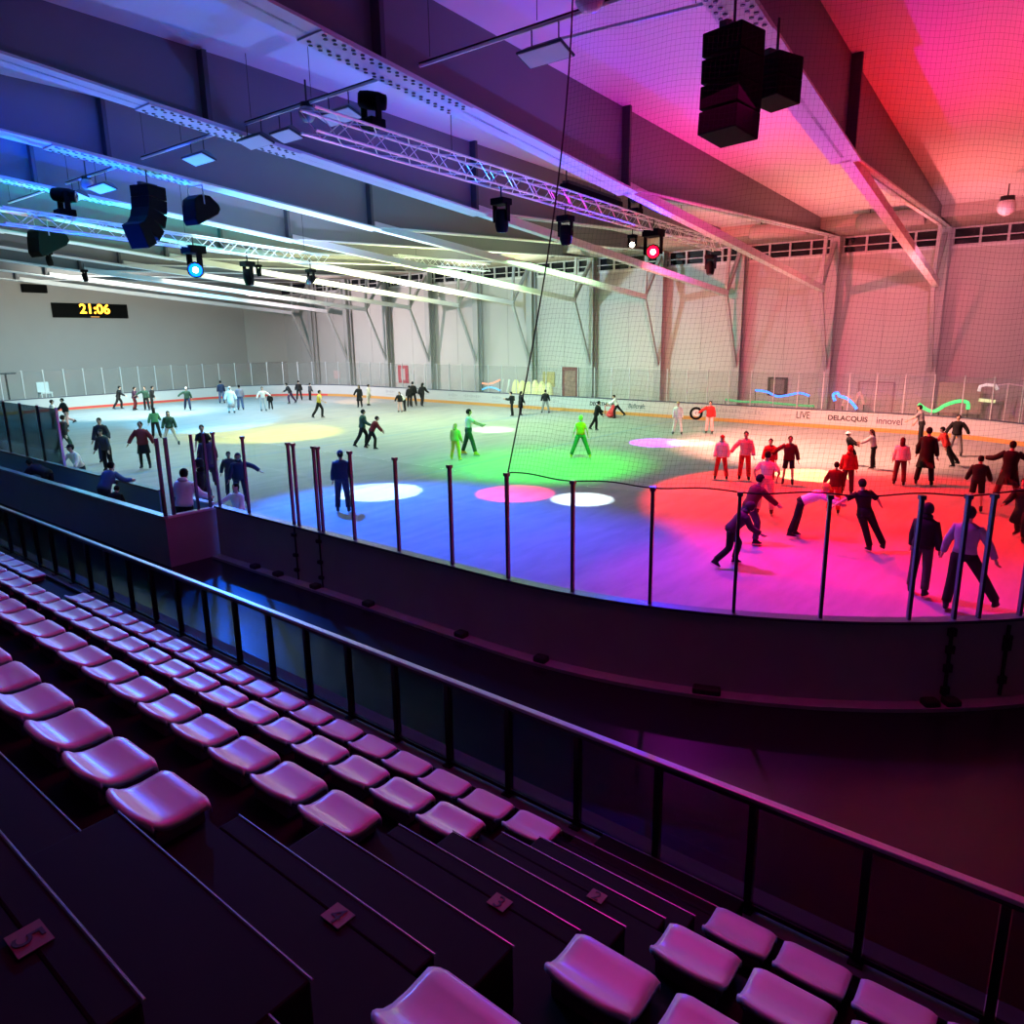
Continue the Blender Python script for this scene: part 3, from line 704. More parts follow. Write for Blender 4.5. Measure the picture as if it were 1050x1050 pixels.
def horn(label, x, y, z, rz, s=1.0):
    t = thing('horn_speaker', label, 'loudspeaker', (x,y,z), rz)
    prof = [(-.35,-.05),(-.32,.10),(-.15,.22),(.10,.22),(.34,.05),(.38,-.06),(.30,-.18),(-.30,-.50),(-.37,-.38)]
    MB().prism([(a*s,b*s) for a, b in prof], lambda a, b, c: (a, c, b), -.24*s, .24*s).build('cabinet', BLACK, t, bevel=.03)
    m = MB()
    for c in (-.26,.26): m.tube([(-.1*s,c*s,.0),(-.12*s,c*s,.42*s)], .018, 6)
    m.tube([(-.12*s,-.26*s,.42*s),(-.12*s,.26*s,.42*s)], .018, 6); m.build('mounting_yoke', ALU, t)
horn('rounded black speaker tilted down right of the curved line array', 11.25, 20.2, 8.25, R(10), 1.15)
horn('rounded black speaker at the far left edge under the fifth visible beam', 10.9, 30.2, 8.25, R(10), 1.5)

def rails():
    lampb = mat('flood_housing', (.03,.03,.035), .5)
    for k in range(0, 5):
        y0 = YB[k]-SKEW.get(k,0)*1.35+.35; y1 = YB[k+1]-SKEW.get(k+1,0)*1.35-.35
        nm = ['between the two nearest beams at right','above the long lighting truss','left of the long truss','above the left truss','far left past the left truss'][k]
        t = thing('light_rail', 'thin conduit rail hung '+nm, 'light rail', (9.75, y0, 9.2))
        MB().tube([(0,0,0),(0,y1-y0,0)], .028, 6).build('tube', mat('rail_white', (.85,.86,.85), .3), t)
        MB().box(-.02,.02,0,y1-y0,.026,.05).build('tray', BLACKM, t)
        for f in (.05, .5, .95): MB().tube([(0,(y1-y0)*f,.09),(0,(y1-y0)*f,1.5)], .008, 4).build('hanger', BLACKM, t)
    t = thing('light_rail', 'second conduit rail beside the large line array', 'light rail', (10.75, 4.9, 9.25))
    MB().tube([(0,0,0),(-.3,2.5,0)], .026, 6).build('tube', MATS['rail_white'], t)
    for f in (.1,.9): MB().tube([(-.3*f,2.5*f,0),(-.3*f,2.5*f,1.4)], .008, 4).build('hanger', BLACKM, t)
    def flood(label, x, y, z, w=.85, tilt=18):
        t = thing('flood_light', label, 'ceiling lamp', (x,y,z))
        for s in (-1,1): MB().tube([(0,s*w*.3,.05),(0,s*w*.3,.42)], .012, 5).build('bracket', BLACKM, t)
        M = rotx(R(0)) @ roty(R(tilt))
        m = MB(); rr = []
        for f, zz in ((1.0,0),(1.0,.03),(.45,.15),(.25,.17)):
            rr.append([M @ Vector((a*.19*f, b*w/2*(.5+.5*f), zz)) for a, b in ((-1,-1),(1,-1),(1,1),(-1,1))])
        m.loft(rr); m.build('reflector', lampb, t)
        m = MB(); m.obox(M @ Vector((0,0,-.006)), (.34, w*.94, .010), M); m.build('diffuser', LAMPW, t)
    flood('flood lamp hanging from the rail between the two nearest beams', 9.75, 7.15, 8.78)
    flood('flood lamp with pale face above the start of the long truss', 9.75, 12.1, 8.78, 1.0)
    flood('flood lamp beside the round dome lamp on the second rail', 9.75, 13.85, 8.72, .7)
    flood('flood lamp over the second bolted plate', 9.75, 15.0, 8.78, .9)
    flood('flood lamp hanging from the rail left of the long truss', 9.75, 17.4, 8.78, .95)
    flood('flood lamp right of the dome on the rail above the left truss', 9.75, 22.7, 8.78, 1.1)
    flood('flood lamp left of the dome on the rail above the left truss', 9.75, 24.4, 8.78, .8)
    def dome(label, x, y, z, r, m):
        t = thing('dome_lamp', label, 'ceiling lamp', (x,y,z))
        MB().ball((0,0,0), r, r, r, 14, 10).build('globe', m, t, True); MB().tube([(0,0,r*.8),(0,0,r+.45)], .02, 6).build('stem', BLACKM, t)
        MB().tube([(0,0,r*.6),(0,0,r*1.15)], r*.75, 12).build('collar', BLACKM, t)
    gl = mat('globe_grey', (.25,.27,.27), .15, spec=.8); gw = mat('globe_white', (.75,.72,.70), .3)
    dome('round grey dome lamp on the rail above the long truss', 9.75, 13.1, 9.02, .17, gl)
    dome('round grey dome lamp on the rail above the left truss', 9.75, 23.6, 9.02, .17, gl)
    dome('round dome on the ceiling at top right, above the thin rail', 9.6, 6.25, 9.3, .22, gw)
    dome('white globe hanging near the far wall at the right edge', 31.2, 2.93, 8.85, .30, gw)
    # ducts along the far eave
    dm = mat('duct_grey', (.30,.27,.24), .6, var=.06, vscale=2)
    for k in range(0, 9):
        y0, y1 = YB[k]+.25, YB[k]+3.0
        t = thing('air_duct', 'round grey air duct at the far eave, %s bay from the right' % ORD[k], 'duct', (35.6, y0, 9.38), 0, 'air ducts along the far eave')
        n = 14; rr = []
        for yy, r in ((0,.30),(.02,.35),(2.5,.35),(2.62,.33),(2.72,.24),(2.76,.10)):
            rr.append([(r*math.cos(2*math.pi*i/n), yy, r*math.sin(2*math.pi*i/n)) for i in range(n)])
        MB().loft(rr).build('duct_body', dm, t, True)
        for yy in (.4, 2.2): MB().box(-.02,.02,yy-.02,yy+.02,.33,.62).build('hanger', BLACKM, t)
    for k, (x, y, z, s) in enumerate(((13.0,36.2,8.35,.9),(16.2,40.9,8.1,.9),(19.5,30.6,7.9,.8))):
        moving_head('small dark lamp among the distant beams, '+['leftmost of three','middle of three','nearest the left truss'][k], x, y, z, aim=(0,DN), s=s)
rails()

# ---------------------------------------------------------------- people
CLOTH = {}
def cloth(c, rough=.85):
    key = tuple(round(v, 3) for v in c)
    if key not in CLOTH: CLOTH[key] = mat('cloth_%d' % len(CLOTH), c, rough, spec=.2, var=.12, vscale=25)
    return CLOTH[key]
C = dict(black=(.012,.012,.014), dark=(.022,.022,.027), charcoal=(.045,.045,.05), navy=(.02,.03,.07), blue=(.06,.14,.32), greyblue=(.22,.23,.32), grey=(.22,.22,.23), lgrey=(.45,.45,.46),
         white=(.80,.80,.80), cream=(.62,.55,.45), red=(.50,.03,.03), dkred=(.16,.02,.025), maroon=(.10,.015,.02), green=(.06,.22,.11), dkgreen=(.03,.07,.05), teal=(.04,.18,.16), orange=(.85,.36,.04),
         purple=(.06,.03,.09), plum=(.05,.02,.04), yellow=(.70,.55,.08), pink=(.75,.45,.45), brown=(.05,.025,.015), blond=(.50,.36,.15), hairblack=(.010,.008,.007), lime=(.40,.60,.15), denim=(.08,.11,.20))
def ring(c, f, l, d, w, n=14):
    return [c + f*(d*math.cos(2*math.pi*k/n)) + l*(w*math.sin(2*math.pi*k/n)) for k in range(n)]
def limb_dir(f, o, side):
    return Vector((math.sin(R(f))*math.cos(R(o)), side*math.sin(R(o)), -math.cos(R(f))*math.cos(R(o))))

def skeleton(p):
    """local frame: x forward, y left, z up; unit figure about 1.84 tall with skates"""
    lean, side = p.get('lean', 6), p.get('side', 0)
    Mt = rotx(R(-side)) @ roty(R(lean)); S = {}
    u = Mt @ Vector((0,0,1)); f = Mt @ Vector((1,0,0)); l = Mt @ Vector((0,1,0))
    S['u'], S['f'], S['l'] = u, f, l; S['pel'] = Vector((0,0,0))
    Mh = Mt @ roty(R(p.get('hp', -lean*.5))) @ rotz(R(p.get('ht', 0)))
    S['hu'] = Mh @ Vector((0,0,1)); S['hf'] = Mh @ Vector((1,0,0)); S['hl'] = Mh @ Vector((0,1,0))
    S['neck'] = u*.53
    for nm, sd in (('L',1),('R',-1)):
        a, o, k = p.get(nm+'L', (4,4,8)); hip = l*(sd*.092) - u*.02
        d1 = limb_dir(a, o, sd); d2 = limb_dir(a-k, o*p.get('kout', .8), sd)
        S[nm+'hip'] = hip; S[nm+'knee'] = hip+d1*.42; S[nm+'ank'] = S[nm+'knee']+d2*.41; S[nm+'shin'] = d2
        fy = p.get('foot'+nm, 8*sd); ff = Vector((math.cos(R(fy)), math.sin(R(fy)), 0))
        tilt = max(-.9, min(.9, -(a-k)/60.0)); S[nm+'ff'] = (ff + Vector((0,0,-.55))*tilt).normalized() if abs(a-k) > 25 else ff
        a, o, k = p.get(nm+'A', (4,9,14)); sh = u*.455 + l*(sd*.175)
        S[nm+'sh'] = sh; S[nm+'elb'] = sh+limb_dir(a, o, sd)*.285; S[nm+'wri'] = S[nm+'elb']+limb_dir(a+k, o*p.get('eo'+nm, p.get('eout', .75)), sd)*.25
        S[nm+'fd'] = (S[nm+'wri']-S[nm+'elb']).normalized()
    return S

def torso_rings(S, k=0.0, t0=-.09, t1=.50, wide=1.0):
    prof = [(-.10,.085,.105),(-.05,.112,.150),(.03,.115,.158),(.12,.100,.138),(.20,.105,.142),(.30,.120,.162),(.38,.120,.176),(.44,.105,.180),(.475,.085,.150),(.50,.068,.100),(.525,.058,.066)]
    return [ring(S['u']*t, S['f'], S['l'], (d+k)*wide, (w+k)*wide) for t, d, w in prof if t0-.001 <= t <= t1+.001]
def limb(m, pts, rs, n=10):
    P = [Vector(p) for p in pts]; q = []; r = []
    for i in range(len(P)-1):
        for j in range(4):
            v = j/4; a = P[max(i-1,0)]; b = P[i]; c = P[i+1]; d = P[min(i+2,len(P)-1)]
            s = .5*((2*b)+(c-a)*v+(2*a-5*b+4*c-d)*v*v+(3*b-a-3*c+d)*v**3)
            q.append(b.lerp(c, v)*.55+s*.45); r.append(rs[i]+(rs[i+1]-rs[i])*v)
    q.append(P[-1]); r.append(rs[-1]); m.tube(q, r, n)

def hand(m, S, nm, s):
    """palm, four unequal bent fingers and a thumb leaving the side of the palm"""
    w = S[nm+'wri']; d = S[nm+'fd']; sd = 1 if nm == 'L' else -1
    side = S['f'] - d*S['f'].dot(d)
    if side.length < .2: side = S['u'] - d*S['u'].dot(d)
    side.normalize(); nrm = d.cross(side).normalized()*(sd)
    m.loft([[w + d*t + side*(a*ww) + nrm*(b*.014) for a, b in ((-1,-1),(1,-1),(1,1),(-1,1))] for t, ww in ((-.01,.024),(.03,.036),(.075,.040),(.088,.037))])
    for i, L in enumerate((.066,.076,.072,.056)):
        b0 = w + d*.082 + side*(.029-.0195*i); b1 = b0 + d*L*.45 - nrm*.006; b2 = b1 + (d*.8-nrm*.6).normalized()*L*.35; b3 = b2 + (d*.5-nrm*.85).normalized()*L*.28
        m.tube([b0, b1, b2, b3], [.0095,.009,.008,.006], 5)
    t0 = w + d*.03 + side*.032; t1 = t0 + (d*.6+side*.8).normalized()*.032; t2 = t1 + (d*.9+side*.2-nrm*.25).normalized()*.03
    m.tube([t0, t1, t2], [.012,.011,.008], 5)

PGROUP = 'skaters on the ice'
def person(x, y, h, yaw, label, top='dark', bot='black', hair='hairblack', topk='jacket', botk='trousers', hairk='short', skate='dark', z=.02, pose=None, extra=None, group=PGROUP, cat='person', skin=None, vox=.026):
    p = pose or {}; S = skeleton(p); s = h/1.84
    # lowest point under the skates
    zmin = min((S[n+'ank'] + S[n+'ff']*q).z for n in 'LR' for q in (-.05, .14)) - .155
    mid = (S['Lank']+S['Rank'])/2 if not p.get('anchor') else S[p['anchor']+'ank']
    t = thing('person', label, cat, (x, y, z), R(yaw), group)
    off = Vector((-mid.x, -mid.y, -zmin)); K = {}
    for k2, v in S.items():
        K[k2] = v
    F = lambda v: (Vector(v)+off)*s
    def place(m): m.v = [tuple(F(v)) for v in m.v]; return m
    # body: remeshed to one skin
    b = MB(); rings = torso_rings(S, -.012)
    nk = S['neck']; hu, hf, hl = S['hu'], S['hf'], S['hl']; hb = nk + hu*.035
    rings += [ring(nk + hu*.01, hf, hl, .050, .050)]
    for tt, d, w, o in ((.05,.052,.050,.004),(.075,.070,.056,.016),(.105,.082,.064,.018),(.150,.092,.071,.010),(.190,.094,.073,.004),(.225,.084,.066,.0),(.252,.058,.046,-.004),(.266,.022,.02,-.006)):
        rings.append(ring(nk + hu*tt + hf*o, hf, hl, d, w))
    b.loft(rings); b.ball(nk + hu*.135 + hf*.108, .020, .015, .024, 6, 5)
    for sd in (-1,1): b.ball(nk + hu*.145 + hl*(sd*.074), .022, .012, .032, 6, 5)
    for nm in 'LR':
        limb(b, [S[nm+'hip'], S[nm+'knee'], S[nm+'ank'], S[nm+'ank']-Vector((0,0,.03))], [.082,.052,.038,.036]); limb(b, [S[nm+'sh']-S['l']*(.02 if nm == 'L' else -.02), S[nm+'elb'], S[nm+'wri']], [.050,.040,.028])
    place(b); me0 = b.mesh('body_src', [SKIN, EYE]); tmp = bpy.data.objects.new('tmp', me0); COL.objects.link(tmp)
    rm = tmp.modifiers.new('r', 'REMESH'); rm.mode = 'VOXEL'; rm.voxel_size = vox*s; rm.use_smooth_shade = True
    dg = bpy.context.evaluated_depsgraph_get(); dg.update(); ev = bpy.data.meshes.new_from_object(tmp.evaluated_get(dg))
    bpy.data.objects.remove(tmp); bpy.data.meshes.remove(me0)
    hm = MB()
    for nm in 'LR': hand(hm, S, nm, s)
    for sd in (-1,1): hm.ball(nk + hu*.155 + hf*.098 + hl*(sd*.030), .010, .012, .008, 6, 4, mi=1)
    hm.loft([[nk + hu*zq + hf*fq + hl*(c*.022) for c in (-1,-.3,.3,1)] for zq, fq in ((.098,.098),(.104,.101),(.110,.098))], True, 1)
    place(hm); o = len(ev.vertices)
    vs = [tuple(v.co) for v in ev.vertices]+hm.v; fs = [tuple(q.vertices) for q in ev.polygons]+[tuple(i+o for i in f) for f in hm.f]
    me = bpy.data.meshes.new('body'); me.from_pydata(vs, [], fs); sk = skin or SKIN; me.materials.append(sk); me.materials.append(EYE)
    me.polygons.foreach_set('material_index', [0]*len(ev.polygons)+hm.mi); me.shade_smooth(); bpy.data.meshes.remove(ev)
    bo = bpy.data.objects.new('body', me); COL.objects.link(bo); bo.parent = t
    # upper garment
    g = MB(); long_ = topk in ('jacket','coat','hoodie','sweater','robe'); thick = {'jacket':.044,'coat':.044,'hoodie':.048,'sweater':.026,'t_shirt':.020,'vest':.030,'robe':.058}[topk]
    tb = {'jacket':-.05,'hoodie':-.05,'sweater':-.02,'t_shirt':-.02,'vest':-.02}.get(topk, -.05)
    rr = torso_rings(S, thick, tb, .525)
    if topk in ('coat','robe'):
        drop = .42 if topk == 'coat' else .58
        c = (S['Lknee']+S['Rknee'])/2; wd = abs((S['Lknee']-S['Rknee']).y)/2
        for q in (1.0, .5):
            cc = (S['pel']-S['u']*.05).lerp(c + Vector((0,0,.42-drop)), q); rr.insert(0, ring(cc, S['f'], S['l'], .14+.03*q+abs((S['Lknee']-S['Rknee']).x)*.30*q, .18+.02*q+wd*.5*q)) if q == .5 else rr.insert(0, ring(cc, S['f'], S['l'], .15+abs((S['Lknee']-S['Rknee']).x)*.35, .18+wd*.6))
    g.loft(rr)
    for nm in 'LR':
        if topk == 'vest': continue
        a = S[nm+'sh']-S['l']*(.03 if nm == 'L' else -.03); e = S[nm+'elb']; w = S[nm+'wri']; k2 = thick*.75
        if long_: limb(g, [a, e, w-(w-e)*.06], [.058+k2,.045+k2,.036+k2*.8])
        else: limb(g, [a, a.lerp(e,.55), a.lerp(e,.80)], [.056+k2,.052+k2,.054+k2])
    if topk == 'hoodie' or (extra and 'hood' in extra): 
        hc = nk + hu*.02 - hf*.07
        if not (extra and 'hood' in extra): g.ball(hc, .085, .12, .06, 10, 6)
    place(g); g.build({'robe':'hooded_robe'}.get(topk, topk), cloth(C[top]), t, True)
    # lower garment
    l = MB()
    l.loft(torso_rings(S, .022, -.10, .12))
    if botk == 'skirt':
        c = (S['Lknee']+S['Rknee'])/2 + Vector((0,0,.05)); l.loft([ring(S['pel']+S['u']*.06, S['f'], S['l'], .125, .165), ring(S['pel']-S['u']*.08, S['f'], S['l'], .15, .19), ring(c, Vector((1,0,0)), Vector((0,1,0)), .20, .23)])
    for nm in 'LR':
        if botk == 'shorts': limb(l, [S[nm+'hip'], S[nm+'hip'].lerp(S[nm+'knee'],.6), S[nm+'hip'].lerp(S[nm+'knee'],.85)], [.098,.090,.092])
        else: limb(l, [S[nm+'hip'], S[nm+'knee'], S[nm+'ank']+(S[nm+'knee']-S[nm+'ank'])*.04], [.108,.082 if botk == 'trousers' else .068,.074 if botk == 'trousers' else .052])
    place(l); l.build(botk, cloth(C[bot]), t, True)
    # skates
    for nm in 'LR':
        a = S[nm+'ank']; ff = S[nm+'ff']; up = Vector((0,0,1)) - ff*ff.z; up.normalize(); lf = up.cross(ff).normalized(); m = MB()
        m.loft([ring(a + up*.07, ff, lf, .055, .048, 10), ring(a - up*.0, ff, lf, .058, .050, 10), ring(a - up*.055 + ff*.025, ff, lf, .095, .046, 10), ring(a - up*.085 + ff*.045, ff, lf, .128, .044, 10), ring(a - up*.098 + ff*.045, ff, lf, .125, .040, 10)])
        place(m); so = m.build('skate', cloth(C[skate], .5), t, True)
        m = MB(); q = [a + ff*.045 - up*.126]; M = Matrix((ff, lf, up)).transposed(); m.obox(q[0], (.25,.006,.058), M); place(m); m.build('blade', ICEBLADE, so)
    # hair, hats, hoods
    hc = nk + hu*.165 - hf*.012; hcol = cloth(C[hair])
    def shell(cut_f, cut_z, rx, ry, rz, extra_z=0):
        m = MB(); Mh = Matrix((hf, hl, hu)).transposed(); nu, nv = 14, 9; vs = []
        for j in range(nv+1):
            ph = math.pi*j/nv
            for i in range(nu):
                th = 2*math.pi*i/nu; vs.append(Vector((rx*math.sin(ph)*math.cos(th), ry*math.sin(ph)*math.sin(th), rz*math.cos(ph)+extra_z)))
        fs = []
        for j in range(nv):
            for i in range(nu):
                f = (j*nu+i, (j+1)*nu+i, (j+1)*nu+(i+1) % nu, j*nu+(i+1) % nu); c = sum((vs[k3] for k3 in f), Vector())/4
                if (c.x > cut_f and c.z < cut_z) or c.z < -.085: continue
                fs.append(f)
        m.add([hc + Mh @ v for v in vs], fs); return m
    if hairk == 'hood':
        place(shell(.055, .06, .130, .105, .135)).build('hood', cloth(C[top]), t, True)
        place(MB().ball(nk + hu*.03 - hf*.03, .10, .115, .07, 10, 6)).build('collar', cloth(C[top]), t, True)
    else:
        place(shell(.02, .035, .108, .088, .112)).build('hair', hcol, t, True)
        if hairk in ('long','tail'):
            m = MB(); w = .085 if hairk == 'long' else .03; b0 = hc - hf*.06
            m.loft([ring(b0 + hu*.02, hf, hl, .05, w, 10), ring(b0 - hu*.10 - hf*.02, hf, hl, .05, w*1.05, 10), ring(b0 - hu*.22 - hf*.035, hf, hl, .042, w*.95, 10), ring(b0 - hu*.34 - hf*.03, hf, hl, .02, w*.6, 10)])
            place(m).build('long_hair' if hairk == 'long' else 'ponytail', hcol, t, True)
        if hairk == 'cap':
            m = shell(.20, -.5, .116, .094, .118); m.v = m.v; mm = MB(); mm.add(m.v, [f for f in m.f if (sum((Vector(m.v[i]) for i in f), Vector())/4 - hc).dot(hu) > .03])
            mm.loft([[hc + hu*zq + hf*(.09+fq) + hl*wq for fq, wq in ((0,-.07),(.05,-.055),(.075,0),(.05,.055),(0,.07))] for zq in (.035,.043)])
            place(mm).build('cap', cloth(C[(extra or {}).get('cap', 'black')]), t, True)
    if extra:
        if 'pack' in extra:
            m = MB(); c = S['u']*.30 - S['f']*.19; M = Matrix((S['f'], S['l'], S['u'])).transposed(); m.obox(c, (.14,.26,.36), M); place(m); m.build('backpack', cloth(C[extra['pack']]), t, bevel=.03)
        if 'scarf' in extra: place(MB().loft([ring(S['u']*.485, S['f'], S['l'], .10, .115), ring(S['u']*.53, S['f'], S['l'], .085, .09)])).build('scarf', cloth(C[extra['scarf']]), t, True)
        if 'band' in extra:
            place(MB().loft([ring(S['u']*.20, S['f'], S['l'], .140, .176), ring(S['u']*.235, S['f'], S['l'], .142, .178)])).build('belt_stripe', cloth(C[extra['band']]), t, True)
    if p.get('finish'): p['finish'](t, F, S)
    t['shown'] = 1
    del t['shown']
    return t, F, S

# poses
def ps(**k): return k
STAND = ps(LL=(4,5,8), RL=(-2,5,6), LA=(2,10,14), RA=(6,10,18))
STAND2 = ps(lean=3, LL=(0,9,4), RL=(2,9,6), LA=(4,14,22), RA=(-4,12,16))
STRIDE = ps(lean=16, LL=(26,5,32), RL=(-20,9,14), LA=(-22,16,24), RA=(26,14,34), footR=-25)
STRIDE2 = ps(lean=14, LL=(-18,9,12), RL=(24,5,30), LA=(24,18,36), RA=(-26,16,22), footL=25)
GLIDE = ps(lean=10, LL=(14,7,26), RL=(4,7,22), LA=(10,28,22), RA=(6,30,26))
TPOSE = ps(lean=6, LL=(10,8,18), RL=(-8,10,12), LA=(4,62,6), RA=(6,58,10), eout=1.0)
WIDE = ps(lean=4, LL=(2,20,4), RL=(0,20,6), LA=(2,16,18), RA=(4,16,20), kout=1.0)
LEANOVER = ps(lean=48, LL=(8,6,14), RL=(2,6,10), LA=(40,14,20), RA=(46,12,30), hp=-20)

def crowd():
    W = lambda base, **k: dict(base, **k)
    # --- far left part of the ice
    person(14.3,42.5,1.62,341,'person in white top and dark cap behind the big dark jacket, far left','white','dark',hairk='cap',topk='sweater',pose=STAND)
    person(11.1,32.4,1.74,11,'person in big dark jacket and dark green trousers beside the glass pane, far left','dark','dkgreen',pose=W(STRIDE2,lean=8))
    person(15.4,43.2,1.62,180,'person in wide dark jacket skating on one leg, far left of the ice','dark','pink',pose=W(STRIDE,lean=10,LL=(4,3,4),RL=(-14,6,50)))  # pink light is put into the trousers' colour
    person(21.3,51.5,1.66,338,'person in black in mid stride by the left end boards','black','black',pose=STRIDE)
    person(21.6,49.7,1.62,336,'person in dark purple top by the left end boards','plum','maroon',pose=GLIDE)
    person(22.1,49.0,1.62,226,'person in dark green jacket reaching an arm out to the left, by the end boards','dkgreen','black',pose=W(STAND,RA=(20,62,4)))
    person(22.6,49.4,1.60,335,'person in black close behind the dark green jacket, by the end boards','black','black',pose=W(STAND,lean=12))
    person(23.6,46.6,1.62,243,'person in white cap and grey-green jacket with one arm stretched left','dkgreen','navy',hairk='cap',extra={'cap':'white'},pose=W(STRIDE,RA=(10,58,4),lean=8))
    person(27.6,49.4,1.70,61,'person in dark blue standing at the end boards left of the white hoodie','navy','denim',pose=STAND)
    person(24.2,42.3,1.72,240,'person in loose white hooded robe, lit pale cyan','white','white',topk='robe',hairk='hood',pose=W(STAND,LA=(4,22,8),RA=(4,22,8)))
    person(25.6,43.6,1.70,60,'person with dark hair hidden behind the white hooded robe','greyblue','denim',pose=STAND)
    person(26.0,41.6,1.62,238,'person in white sweater and dark hair, right of the white hooded robe','white','lgrey',topk='sweater',pose=W(STAND,LA=(20,50,30),RA=(10,30,10)))
    person(26.9,42.2,1.15,60,'child in dark jacket close beside the white sweater','black','black',pose=STAND)
    person(30.4,44.9,1.60,146,'person in dark top bending left by the orange spot at the far corner','dark','purple',pose=W(STRIDE,lean=26))
    person(32.1,46.5,1.55,55,'person in black at the far corner left of the orange light spot','black','black',pose=STAND2)
    person(32.6,45.9,1.35,355,'shorter person in charcoal at the far corner by the orange light spot','charcoal','black',pose=STAND)
    person(25.5,35.3,1.72,314,'person in yellow top and black trousers skating past the yellow light','yellow','black',topk='vest',pose=W(STRIDE,lean=10))
    person(31.1,38.3,1.55,211,'woman in long black coat by the far boards, far left of centre','black','black',topk='coat',hairk='long',pose=W(STAND,RA=(4,30,6)))
    person(32.3,38.9,1.50,320,'girl with dark hair and cream coat beside the long black coat','cream','cream',topk='coat',hairk='short',pose=STAND)
    person(30.4,33.6,1.33,208,'child in black jacket with bare-looking pink legs, left of the black group','black','pink',hairk='long',pose=W(STAND,RA=(4,26,6)))
    person(31.0,33.8,1.38,157,'person in white top bending forward beside the black group','white','black',topk='sweater',pose=W(STAND,lean=42))
    person(32.9,35.4,1.50,47,'person in black, left of the three in the black group','black','black',pose=STAND)
    person(33.5,35.7,1.72,47,'tall person in black in the middle of the black group','black','black',pose=STAND2)
    person(33.7,35.1,1.69,16,'person in black in mid step, right of the black group','black','black',hairk='long',pose=STRIDE)
    # --- middle
    person(19.55,24.2,1.70,321,'person in dark green jacket behind the dark red jacket, mid left ice','dkgreen','black',pose=W(STRIDE,lean=8))
    person(19.4,23.4,1.52,320,'person in dark red jacket leaning forward, black trousers, mid left ice','dkred','black',pose=W(STRIDE2,lean=30,RA=(30,8,10),LA=(30,8,10)))
    person(19.45,18.55,1.45,14,'blond person in pale top lit green, in front of the tall man with outstretched arm','lime','yellow',topk='hoodie',hair='blond',hairk='long',pose=W(STAND,LL=(6,10,14),RL=(4,10,10)),skate='yellow')
    person(20.6,18.9,1.92,313,'tall man in white t-shirt lit green with one arm stretched to the right','white','dkgreen',topk='t_shirt',pose=W(WIDE,LA=(30,10,20),RA=(10,4,10),lean=10,**{'RL':(8,14,8),'LL':(34,-6,4)}) if False else W(WIDE,LL=(-14,10,4),RL=(20,10,6),RA=(64,20,6),LA=(40,6,30)),skate='yellow')
    person(32.5,26.3,1.47,129,'person in black holding a dark bag, left of the long black dress by far boards','black','black',pose=W(STAND,LA=(40,8,60),RA=(40,8,60)),extra={'pack':'black'})
    person(33.1,26.2,1.46,338,'woman in long black skirt with pale legs by the far boards','black','black',topk='coat',hairk='long',pose=STAND,botk='leggings')
    person(34.8,25.6,1.48,36,'person in black jacket and grey trousers, legs apart, before the far boards','black','grey',pose=W(WIDE,LL=(0,12,2),RL=(0,12,2)))
    person(29.5,18.8,1.52,322,'black clad skater striding right in front of the advert','black','black',pose=W(STRIDE,LL=(10,4,10),RL=(-28,8,6),LA=(40,10,20),RA=(10,10,20)))
    person(22.5,14.9,1.72,33,'person in orange vest with pale green hat on the green light','orange','green',topk='vest',hairk='cap',hair='lime',extra={'cap':'lime'},pose=WIDE,skin=mat('skin_pale', (.70,.55,.45), .55),skate='yellow')
    person(34.9,20.5,1.42,121,'child in white top with black hair pushing the red skating aid','white','black',topk='sweater',pose=W(STRIDE,lean=22,LA=(46,6,20),RA=(46,6,20),RL=(-40,6,4)))
    person(30.5,14.8,1.60,206,'person all in pale clothes lit orange, standing front on by the purple spot','white','white',topk='sweater',pose=WIDE if False else W(WIDE,LL=(2,9,4),RL=(2,9,4),LA=(2,8,8),RA=(2,8,8)),hair='blond',skate='charcoal')
    disc = person(31.6,13.7,1.60,203,'person in red jacket with black sleeves holding a round black ring','red','pink',pose=W(STAND,RA=(10,55,30)),skate='charcoal')
    # --- red crowd
    person(21.6,8.9,1.50,202,'person in white hoodie and flat cap lit magenta, leftmost in the red light','white','red',topk='hoodie',hairk='cap',extra={'cap':'dkred'},pose=W(STAND,LL=(2,10,6),RL=(0,9,6)))
    person(21.9,8.25,1.64,200,'person in pink jacket lit red, second from left in the red light','pink','red',pose=W(STAND,RA=(10,40,20),LA=(4,14,10)))
    person(22.2,7.55,1.42,190,'person in red coat, third from left in the red light','red','red',topk='coat',pose=STAND)
    person(17.9,6.15,1.70,19,'person in loose white t-shirt seen from behind with hands on hips','white','pink',topk='t_shirt',pose=W(STAND,LL=(4,7,8),RL=(-4,7,6),LA=(-14,32,50),RA=(-14,32,50),eoutL=0,eout=-.3),skate='maroon')
    person(22.0,6.9,1.58,198,'person in black top and shorts reaching an arm to the left','maroon','black',botk='shorts',pose=W(STAND,RA=(10,56,10),LA=(2,16,8)))
    person(15.0,5.6,1.70,318,'person in dark clothes bent forward behind the steel post, arm low to the right','maroon','purple',pose=W(STRIDE2,lean=24,RA=(44,10,6),LA=(-10,10,20)))
    person(13.3,5.3,1.55,302,'skater in black crouching forward behind the same steel post','plum','black',hairk='hood',pose=W(STRIDE,lean=40,hp=-10,RL=(-6,6,40),LL=(34,6,44)))
    person(16.2,4.9,1.62,287,'person in white top and yellow hat doubled over, black trousers','white','black',topk='sweater',hairk='cap',hair='yellow',extra={'cap':'yellow'},pose=W(STAND,lean=62,LL=(-6,4,4),RL=(-14,5,4),LA=(66,8,10),RA=(66,8,10),hp=-30))
    person(21.5,5.05,1.46,13,'red haired person in bright red hooded jacket seen from behind','red','maroon',topk='hoodie',hairk='hood',pose=STAND)
    person(19.0,4.75,1.40,14,'person in dark jacket and pink trousers in front of the bright red hood','maroon','red',topk='jacket',pose=W(STAND,LA=(20,20,30)))
